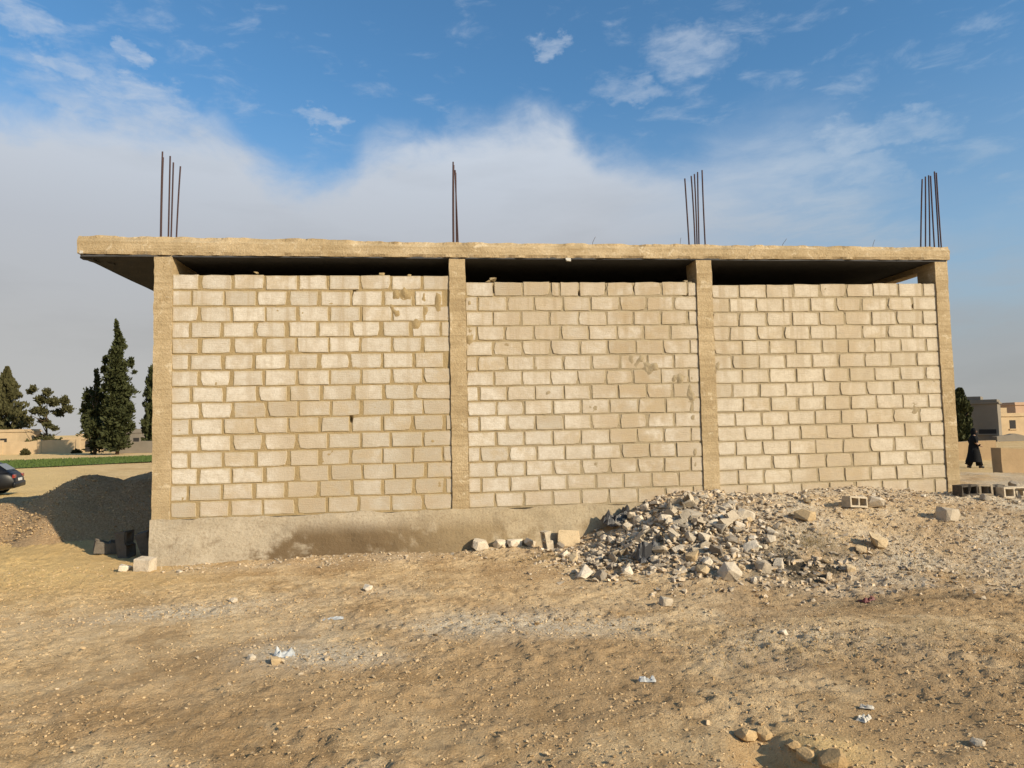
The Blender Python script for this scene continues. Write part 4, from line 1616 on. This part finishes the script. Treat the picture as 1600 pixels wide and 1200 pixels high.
# slim cypress half behind the left column
b4 = far(240, 706)
sc4 = (b4 - CAM).dot(FW) / FPX
tree('cypress_tree', (b4.x, b4.y, TZ), crown_cypress(137 * sc4, lambda t: 17 * sc4 * np.interp(t, [0, .1, .3, .8, .95, 1], [.6, .9, 1, .85, .6, .1]), 8000, 57, .25, .45), M['cypress'],
     'slim dense cypress half hidden by the left corner column', 137 * sc4, rand_limbs(10, 6, 1, 1.2, 9), None, .2)
# right-hand tree in front of the grey house
b5 = far(1504, 692)
sc5 = (b5 - CAM).dot(FW) / FPX
tree('cypress_tree', (b5.x, b5.y, TZ), crown_cypress(84 * sc5, lambda t: 14 * sc5 * np.interp(t, [0, .1, .3, .8, .95, 1], [.7, .9, 1, .8, .5, .1]), 6000, 61, .3, .35), M['cypress'],
     'dark cypress standing before the grey flat-roofed house', 84 * sc5, rand_limbs(3, 5, .8, .8, 10), None, .14)
# shrubs at the foot of the trees on the left
for (px_, py_, w_, hh_, sd_, lab) in [(40, 704, 16, 9, 71, 'low dark shrub between the conical conifer and the thin pine'), (118, 709, 7, 5, 72, 'small dark shrub before the sandy walls'),
                                      (38, 712, 6, 8, 73, 'tiny upright shrub before the long sandy wall')]:
    bq = far(px_, py_)
    sq = (bq - CAM).dot(FW) / FPX
    e = empty('shrub', (bq.x, bq.y, TZ))
    tag(e, lab, 'shrub')
    link('foliage', mesh_np('foliage', *crown_clumps([(0, 0, hh_ * .5 * sq, w_ * .6 * sq, hh_ * .6 * sq), (w_ * .4 * sq, .3, hh_ * .4 * sq, w_ * .4 * sq, hh_ * .4 * sq)], 700, sd_, .45)), M['pine'], e)
    link('stem', tube('stem', [(0, 0, -.1), (.05, 0, hh_ * .6 * sq)], [.06, .03], 6), M['bark'], e)

# ------------------------------------------------------------------ far walls and houses


def wall_thing(name, A, B, h, th, mat, label, cat='wall', caps=True, seed=1, wob=.15, pieces=None):
    A = Vector((A.x, A.y, 0))
    B = Vector((B.x, B.y, 0))
    L = (B - A).length
    e = empty(name, (A.x, A.y, TZ), math.atan2(B.y - A.y, B.x - A.x))
    tag(e, label, cat)

    def shp(V, W):
        W = W.copy()
        tp = V[:, 2] > h * .98
        W[tp, 2] += wob * fbm(V[tp, 0] * .5, 0 * V[tp, 0], 0, 3, seed)
        return W
    link('wall_face', rough_box('wall_face', 0, L, 0, th, -.3, h, (.6, .3, .5), .03, seed, 1.0, shp), mat, e)
    if caps:
        n = max(2, int(L / 4))
        for k in range(n + 1):
            x = L * k / n
            link('pier', rough_box('pier', x - .2, x + .2, -.12, th + .1, -.3, h + wob * 1.2, (.2, .2, .5), .02, seed + k, 1.5), mat, e)
    return e


wall_thing('yard_wall', fy(-60, 86), fy(122, 86), 1.7, .25, M['sandwall'], 'long pale sandy yard wall behind the thin pine', seed=3)
wall_thing('yard_wall', fy(182, 78), fy(262, 78), 1.45, .25, M['greywall'], 'low grey wall right of the tallest cypress', seed=5, caps=False)


def house(name, A, B, h, depth, mat, label, openings=(), parapet=.25, extras=()):
    A = Vector((A.x, A.y, 0))
    B = Vector((B.x, B.y, 0))
    L = (B - A).length
    e = empty(name, (A.x, A.y, TZ), math.atan2(B.y - A.y, B.x - A.x))
    tag(e, label, 'house')
    link('wall', rough_box('wall', 0, L, 0, depth, -.4, h, (.6, .8, .5), .02, int(L * 10), 1.0), mat, e)
    rf = link('roof', rough_box('roof', -.12, L + .12, -.12, depth + .12, h + .003, h + .16, (.8, .8, .16), .015, 7, 1.0), mat, e)
    for (x0, x1, y0, y1) in ((0, L, 0, .18), (0, L, depth - .18, depth), (0, .18, .18, depth - .18), (L - .18, L, .18, depth - .18)):
        link('parapet', rough_box('parapet', x0, x1, y0, y1, h + .15, h + .15 + parapet, (.6, .6, .3), .02, 8, 1.0), mat, rf)
    for (kind, x, z, w, hh) in openings:
        bm = bmesh.new()
        box_bm(bm, x, x + w, -.035, .1, z, z + hh, .01)
        wn = link(kind, bm_mesh(kind, bm), M['dark'], e)
        bm = bmesh.new()
        box_bm(bm, x - .1, x + w + .1, -.12, .05, z - .12, z - .004, .01)
        link('sill', bm_mesh('sill', bm), mat, wn)
    for (x0, x1, y0, y1, z1) in extras:
        link('roof_room', rough_box('roof_room', x0, x1, y0, y1, h + .1, z1, (.5, .5, .5), .02, 9, 1.0), mat, rf)
    return e


a0, a1 = fy(98, 90), fy(152, 90)
s0 = (a0 - CAM).dot(FW) / FPX
house('sandy_house', a0, a1, 20 * s0, 6, M['sandwall'], 'small sandy house with a stepped roof left of the cypresses', [('window', 1.0, .9, .7, .7), ('door', 2.9, .02, .8, 1.5)], .2, [(1.4, 3.4, .5, 3.5, 29 * s0)])
a0, a1 = fy(-40, 96), fy(26, 96)
house('sandy_house', a0, a1, 3.0, 6, M['sandwall'], 'sandy flat-roofed house behind the conical conifer', [('window', 3.4, 1.2, .9, .9)], .25)
a0, a1 = fy(190, 95), fy(280, 95)
house('grey_house', a0, a1, 2.5, 6, M['greywall'], 'low grey house behind the low grey wall', [('window', 1.6, 1.0, .8, .8)], .3, [(.6, 2.2, .5, 3, 3.1)])
a0, a1 = fy(1499, 51), fy(1562, 48.8)
s0 = (a0 - CAM).dot(FW) / FPX
house('grey_house', a0, a1, 58 * s0, 5, M['greywall'], 'dark grey flat-roofed house behind the walking person', [('window', 1.6, 12 * s0, 22 * s0, 7 * s0)], .25, [(.2, 30 * s0, .4, 4, 70 * s0)])
a0, a1 = fy(1563, 57), fy(1625, 57)
s0 = (a0 - CAM).dot(FW) / FPX
house('sandy_house', a0, a1, 34 * s0, 7, M['sandwall'], 'sunlit sandy house right of the dark grey house', [('window', 1.2, 1.0, .7, .9), ('window', 3.2, 1.0, .7, .9)], .2, [(.1, 20 * s0, .4, 4, 48 * s0)])
a0, a1 = fy(1590, 66), fy(1680, 66)
s0 = (a0 - CAM).dot(FW) / FPX
house('pinkish_house', a0, a1, 47 * s0, 7, M['pinkwall'], 'pinkish house at the edge beyond the sandy house', [('window', 1.5, 1.6, .9, 1.0)], .2)

# low earth wall and bank at the right
wall_thing('earth_wall', fy(1563, 15.2), fy(1700, 15.2), 1.15, .45, M['earth'], 'low brown earth wall right of the walking person', caps=False, seed=9, wob=.12)
wall_thing('earth_wall', fy(1488, 25), fy(1556, 25), .9, .4, M['earth'], 'far low brown earth bank behind the walking person', caps=False, seed=12, wob=.25)

# ------------------------------------------------------------------ green field strip
gp = []
A = far(20, 738)
B = far(262, 721)
C_ = far(262, 713.5)
D_ = far(20, 722)
me = mesh_np('field', [(A.x - 20, A.y - 12, 0), (B.x + 6, B.y + 3, 0), (C_.x + 6, C_.y + 3, 0), (D_.x - 25, D_.y - 9, 0)], [(0, 1, 2, 3)])
fo = link('field', me, M['grass'])
zf = [gz_at(v.co.x, v.co.y) + .03 for v in me.vertices]
fo.location.z = max(zf) + .015
tag(fo, kind='structure')
n = 26000
u, v = rng.random(n), rng.random(n)
Pa, Pb, Pc, Pd = [np.array(me.vertices[i].co) for i in range(4)]
pts = ((1 - u) * (1 - v))[:, None] * Pa + (u * (1 - v))[:, None] * Pb + (u * v)[:, None] * Pc + ((1 - u) * v)[:, None] * Pd
pts[:, 2] = fo.location.z - .02
o = blades('grass', pts, .06, .20, .05, M['grass'], .4)
tag(o, 'strip of fresh green crop grass before the distant trees', 'grass', kind='stuff')

# ------------------------------------------------------------------ car


def lerp_profile(x, pts):
    return np.interp(x, [p[0] for p in pts], [p[1] for p in pts])


def make_car(loc, rz, label, group=None):
    e = empty('parked_car', loc, rz)
    tag(e, label, 'car', group)
    L = 4.25
    # upper outline of bonnet, cabin and tail, x from nose (-) to tail (+)
    deck = [(-2.12, .56), (-2.05, .70), (-1.8, .80), (-1.0, .92), (-.85, .95), (1.35, .97), (1.75, .97), (2.0, .92), (2.1, .72), (2.13, .55)]
    xs = np.array([-2.12, -2.08, -2.0, -1.8, -1.5, -1.0, -.6, -.1, .4, .9, 1.35, 1.7, 1.92, 2.04, 2.1, 2.13])
    bm = bmesh.new()
    rows = []
    for x in xs:
        zt = lerp_profile(x, deck)
        wd = .86 * (1 - .16 * max(0, (abs(x) - 1.5) / .62) ** 2)
        zb = .20 + .10 * max(0, (abs(x) - 1.75) / .38)
        sec = [(-wd * .88, zb), (-wd * .98, zb + .12), (-wd, .52), (-wd * .97, zt - .12), (-wd * .90, zt - .02), (-wd * .55, zt + .015), (0, zt + .025)]
        sec = sec + [(-y, z) for y, z in sec[-2::-1]]
        rows.append([bm.verts.new((x, y, z)) for y, z in sec])
    for a, b2 in zip(rows, rows[1:]):
        for i in range(len(a) - 1):
            bm.faces.new((a[i], a[i + 1], b2[i + 1], b2[i]))
        bm.faces.new((a[-1], a[0], b2[0], b2[-1]))
    bm.faces.new(rows[0])
    bm.faces.new(rows[-1][::-1])
    bmesh.ops.recalc_face_normals(bm, faces=bm.faces)
    body = link('body', bm_mesh('body', bm, True), M['paint'], e)
    md = body.modifiers.new('sub', 'SUBSURF')
    md.levels = md.render_levels = 1
    # cabin
    cab = [(-1.05, .93, .74), (-.45, 1.30, .64), (-.1, 1.42, .60), (.6, 1.45, .60), (1.2, 1.38, .60), (1.55, 1.20, .63), (1.88, .95, .72)]
    bm = bmesh.new()
    rows = []
    for (x, z, wd) in cab:
        sec = [(-.78, .90), (-(wd + .06), max(.91, z - .10)), (-wd * .86, z - .015), (-wd * .4, z + .012), (0, z + .018)]
        sec = sec + [(-y, zz) for y, zz in sec[-2::-1]]
        rows.append([bm.verts.new((x, y, zz)) for y, zz in sec])
    for a, b2 in zip(rows, rows[1:]):
        for i in range(len(a) - 1):
            bm.faces.new((a[i], a[i + 1], b2[i + 1], b2[i]))
    bmesh.ops.recalc_face_normals(bm, faces=bm.faces)
    link('cabin', bm_mesh('cabin', bm, True), M['paint'], e)

    def pane(name, pts):
        bm = bmesh.new()
        f = bm.faces.new([bm.verts.new(p) for p in pts])
        r = bmesh.ops.extrude_face_region(bm, geom=[f])
        nrm = (Vector(pts[1]) - Vector(pts[0])).cross(Vector(pts[2]) - Vector(pts[0])).normalized()
        for q in r['geom']:
            if isinstance(q, bmesh.types.BMVert):
                q.co += nrm * .012
        bmesh.ops.recalc_face_normals(bm, faces=bm.faces)
        return link(name, bm_mesh(name, bm), M['glass'], e)
    for s in (-1, 1):
        def sp(x, z):
            zz = lerp_profile(x, [(c[0], c[1]) for c in cab])
            wd = lerp_profile(x, [(c[0], c[2]) for c in cab]) + .06
            f = np.clip((z - .90) / max(.02, zz - .10 - .90), 0, 1)
            return (x, s * (.78 + (wd - .78) * f + .008), z)
        for pts in ([(-.72, .97), (.10, .97), (.10, 1.30), (-.30, 1.24)], [(.18, .97), (.98, .97), (.92, 1.31), (.18, 1.32)], [(1.05, .98), (1.55, .98), (1.40, 1.16), (1.02, 1.28)]):
            P = [sp(*p) for p in pts]
            pane('side_window', P if s < 0 else P[::-1])
        bm = bmesh.new()
        box_bm(bm, -.02, .02, -.10, .10, -.06, .06, .015)
        link('mirror', bm_mesh('mirror', bm, True), M['paint'], e, (-.72, s * .90, 1.0))
        bm = bmesh.new()
        box_bm(bm, -.04, .04, -.15, .15, -.07, .07, .02)
        link('tail_lamp', bm_mesh('tail_lamp', bm), M['lamp'], e, (2.055, s * .60, .76))
        bm = bmesh.new()
        box_bm(bm, -.05, .05, -.16, .16, -.06, .06, .02)
        link('headlight', bm_mesh('headlight', bm), M['rim'], e, (-2.03, s * .60, .66))
        for xd in (-.15, .75):
            bm = bmesh.new()
            box_bm(bm, -.08, .08, -.015, .015, -.015, .015, .006)
            link('door_handle', bm_mesh('door_handle', bm), M['paint'], e, (xd, s * .865, .80))
        for xw in (-1.32, 1.32):
            w = link('wheel', None, None, e)
            w.location = (xw, s * .76, .31)
            bm = bmesh.new()
            V = []
            prof_ = [(.20, -.09), (.29, -.10), (.31, -.07), (.31, .07), (.29, .10), (.20, .09)]
            seg = 22
            ring = [[bm.verts.new((rr * math.cos(2 * math.pi * k / seg), yy, rr * math.sin(2 * math.pi * k / seg))) for rr, yy in prof_] for k in range(seg)]
            for k in range(seg):
                a, b2 = ring[k], ring[(k + 1) % seg]
                for i in range(6):
                    bm.faces.new((a[i], a[(i + 1) % 6], b2[(i + 1) % 6], b2[i]))
            bmesh.ops.recalc_face_normals(bm, faces=bm.faces)
            link('tyre', bm_mesh('tyre', bm, True), M['tyre'], w)
            bm = bmesh.new()
            for k in range(5):
                a = 2 * math.pi * k / 5
                r = bmesh.ops.create_cube(bm, size=1)
                for vv in r['verts']:
                    c = Vector((.105 + vv.co.x * .19, s * .06 + vv.co.y * .03, vv.co.z * .055))
                    vv.co = Vector((c.x * math.cos(a) - c.z * math.sin(a), c.y, c.x * math.sin(a) + c.z * math.cos(a)))
            bmesh.ops.create_cone(bm, cap_ends=True, segments=18, radius1=.205, radius2=.205, depth=.05, matrix=Matrix.Translation((0, s * .02, 0)) @ Matrix.Rotation(math.pi / 2, 4, 'X'))
            link('rim', bm_mesh('rim', bm), M['rim'], w)
    pane('windscreen', [(-.98, -.62, .985), (-.98, .62, .985), (-.50, .54, 1.275), (-.50, -.54, 1.275)][::-1])
    pane('rear_window', [(1.80, -.58, 1.015), (1.80, .58, 1.015), (1.50, .52, 1.245), (1.50, -.52, 1.245)])
    bm = bmesh.new()
    box_bm(bm, -.012, .012, -.26, .26, -.055, .055, .004)
    link('number_plate', bm_mesh('number_plate', bm), M['plate'], e, (2.125, 0, .62))
    bm = bmesh.new()
    box_bm(bm, -.06, .06, -.78, .78, -.11, .11, .04)
    link('bumper', bm_mesh('bumper', bm, True), M['paint'], e, (2.09, 0, .42))
    return e


tail = far(30, 773, -1.3)
car_rz = math.radians(17)
cg = gz_at(tail.x - 2, tail.y)
make_car((tail.x - 2.1 * math.cos(car_rz), tail.y - 2.1 * math.sin(car_rz), cg + .01), car_rz, 'black hatchback parked beyond the gravel heap')
wall_thing('stone_bank', fy(1558, 47.5), fy(1680, 47.5), .62, .6, M['greywall'], 'low dark stone bank before the sunlit sandy house', caps=False, seed=15, wob=.3)

# ------------------------------------------------------------------ walking person


def make_person():
    P0 = far(1523, 731, -1.28)
    gz = gz_at(P0.x, P0.y)
    sc_ = (P0 - CAM).dot(FW) / FPX
    H = 61 * sc_ / 1.68
    face_dir = math.radians(-35)       # walks to the right and slightly towards the camera
    e = empty('person', (P0.x, P0.y, gz), face_dir)
    e.scale = (H, H, H)
    tag(e, 'person in a long black robe and head covering walking past the earth wall', 'person')
    # skeleton, +X is forward
    J = {
        'pelvis': (0, 0, .92, .135), 'waist': (.01, 0, 1.08, .125), 'chest': (.03, 0, 1.28, .15), 'neck': (.04, 0, 1.44, .058), 'head0': (.055, 0, 1.51, .075), 'head1': (.06, 0, 1.60, .092), 'head2': (.055, 0, 1.665, .06),
        'shl': (.03, .17, 1.39, .062), 'ell': (-.10, .21, 1.14, .047), 'wrl': (-.04, .19, .93, .034), 'hal': (-.01, .185, .86, .036),
        'shr': (.03, -.17, 1.39, .062), 'elr': (.04, -.23, 1.13, .047), 'wrr': (.20, -.18, .98, .034), 'har': (.26, -.165, .95, .036),
        'hil': (0, .09, .86, .10), 'knl': (.15, .09, .49, .066), 'anl': (.19, .09, .09, .042), 'tol': (.33, .10, .035, .034),
        'hir': (0, -.09, .86, .10), 'knr': (-.07, -.09, .48, .066), 'anr': (-.25, -.09, .12, .042), 'tor': (-.15, -.10, .035, .034),
    }
    E = [('pelvis', 'waist'), ('waist', 'chest'), ('chest', 'neck'), ('neck', 'head0'), ('head0', 'head1'), ('head1', 'head2'), ('chest', 'shl'), ('shl', 'ell'), ('ell', 'wrl'), ('wrl', 'hal'),
         ('chest', 'shr'), ('shr', 'elr'), ('elr', 'wrr'), ('wrr', 'har'), ('pelvis', 'hil'), ('hil', 'knl'), ('knl', 'anl'), ('anl', 'tol'), ('pelvis', 'hir'), ('hir', 'knr'), ('knr', 'anr'), ('anr', 'tor')]
    names = list(J)
    # fingers
    for s, hn in ((1, 'hal'), (-1, 'har')):
        hx, hy, hz, _ = J[hn]
        fw_ = (.03, 0, -.07) if s > 0 else (.07, 0, -.03)
        for k in range(4):
            off = (k - 1.5) * .019
            a = 'f%d%d' % (s, k)
            ln = (.9, 1.05, 1.0, .8)[k]
            J[a + 'a'] = (hx + fw_[0] * .5, hy + off, hz + fw_[2] * .5, .0095)
            J[a + 'b'] = (hx + fw_[0] * ln, hy + off * 1.1 - s * .006, hz + fw_[2] * ln - .012, .008)
            E += [(hn, a + 'a'), (a + 'a', a + 'b')]
        J['t%d' % s] = (hx + .045, hy - s * .03, hz - .015, .0095)
        E.append((hn, 't%d' % s))
    names = list(J)
    me = bpy.data.meshes.new('body')
    me.from_pydata([J[n][:3] for n in names], [(names.index(a), names.index(b2)) for a, b2 in E], [])
    o = link('body', me, M['skin'], e)
    sk = o.modifiers.new('skin', 'SKIN')
    for i, n in enumerate(names):
        me.skin_vertices[0].data[i].radius = (J[n][3], J[n][3])
    me.skin_vertices[0].data[names.index('pelvis')].use_root = True
    sk.use_smooth_shade = True
    ss = o.modifiers.new('sub', 'SUBSURF')
    ss.levels = ss.render_levels = 2

    def loft(name, rows, mat, seg=20, fold=0.0):
        bm = bmesh.new()
        R = []
        for (cx, cy, z, rx, ry) in rows:
            ring = []
            for k in range(seg):
                a = 2 * math.pi * k / seg
                f = 1 + fold * math.sin(a * 5 + z * 3) * max(0, 1 - z / 1.1)
                ring.append(bm.verts.new((cx + rx * f * math.cos(a), cy + ry * f * math.sin(a), z)))
            R.append(ring)
        for a, b2 in zip(R, R[1:]):
            for k in range(seg):
                bm.faces.new((a[k], a[(k + 1) % seg], b2[(k + 1) % seg], b2[k]))
        bmesh.ops.recalc_face_normals(bm, faces=bm.faces)
        ob = link(name, bm_mesh(name, bm, True), mat, e)
        return ob
    loft('robe', [(-.03, 0, .27, .30, .24), (-.01, 0, .50, .26, .225), (.0, 0, .70, .225, .215), (0, 0, .92, .19, .205), (.01, 0, 1.08, .165, .19), (.03, 0, 1.28, .175, .215), (.03, 0, 1.39, .125, .195), (.04, 0, 1.45, .075, .085)], M['cloth'], 22, .10)
    for nm, pts, rr in (('sleeve', ['shl', 'ell', 'wrl'], (.082, .075, .07)), ('sleeve', ['shr', 'elr', 'wrr'], (.082, .075, .07)),):
        link(nm, tube(nm, [J[q][:3] for q in pts], list(rr), 12), M['cloth'], e)
    for pts in (['hil', 'knl', 'anl'], ['hir', 'knr', 'anr']):
        P = [Vector(J[q][:3]) for q in pts]
        link('trouser_leg', tube('trouser_leg', [tuple(P[0]), tuple(P[1]), tuple(P[2] - (P[2] - P[1]).normalized() * .02)], [.125, .115, .135], 12), M['cloth'], e)
    for a, t_ in (('anl', 'tol'), ('anr', 'tor')):
        A_, T_ = Vector(J[a][:3]), Vector(J[t_][:3])
        link('shoe', tube('shoe', [tuple(A_ + Vector((-.03, 0, -.035))), tuple(A_.lerp(T_, .5)), tuple(T_ + Vector((.02, 0, 0)))], [.05, .05, .04], 10), M['shoe'], e)
    # head covering open at the face
    bm = bmesh.new()
    bmesh.ops.create_uvsphere(bm, u_segments=18, v_segments=12, radius=1)
    dl = [v for v in bm.verts if v.co.x > .62 and -.55 < v.co.z < .55 and abs(v.co.y) < .62]
    bmesh.ops.delete(bm, geom=dl, context='VERTS')
    for v in bm.verts:
        k = 1.25 if v.co.z < -.4 else 1.0
        v.co = Vector((.045 + v.co.x * .118 * k, v.co.y * .108 * k, 1.59 + v.co.z * .145 - (.06 if v.co.z < -.4 else 0)))
    link('head_covering', bm_mesh('head_covering', bm, True), M['cloth'], e)
    for (nm, p, r) in (('eye', (.143, .033, 1.60), .011), ('eye', (.143, -.033, 1.60), .011), ('nose', (.155, 0, 1.572), .016), ('mouth', (.142, 0, 1.538), .014)):
        bm = bmesh.new()
        bmesh.ops.create_icosphere(bm, subdivisions=2, radius=r)
        if nm == 'mouth':
            for v in bm.verts:
                v.co = Vector((v.co.x * .5, v.co.y * 1.6, v.co.z * .4))
        if nm == 'nose':
            for v in bm.verts:
                v.co.z *= 1.6
        link(nm, bm_mesh(nm, bm, True), M['shoe'] if nm == 'eye' else M['skin'], e, p)
    return e


make_person()
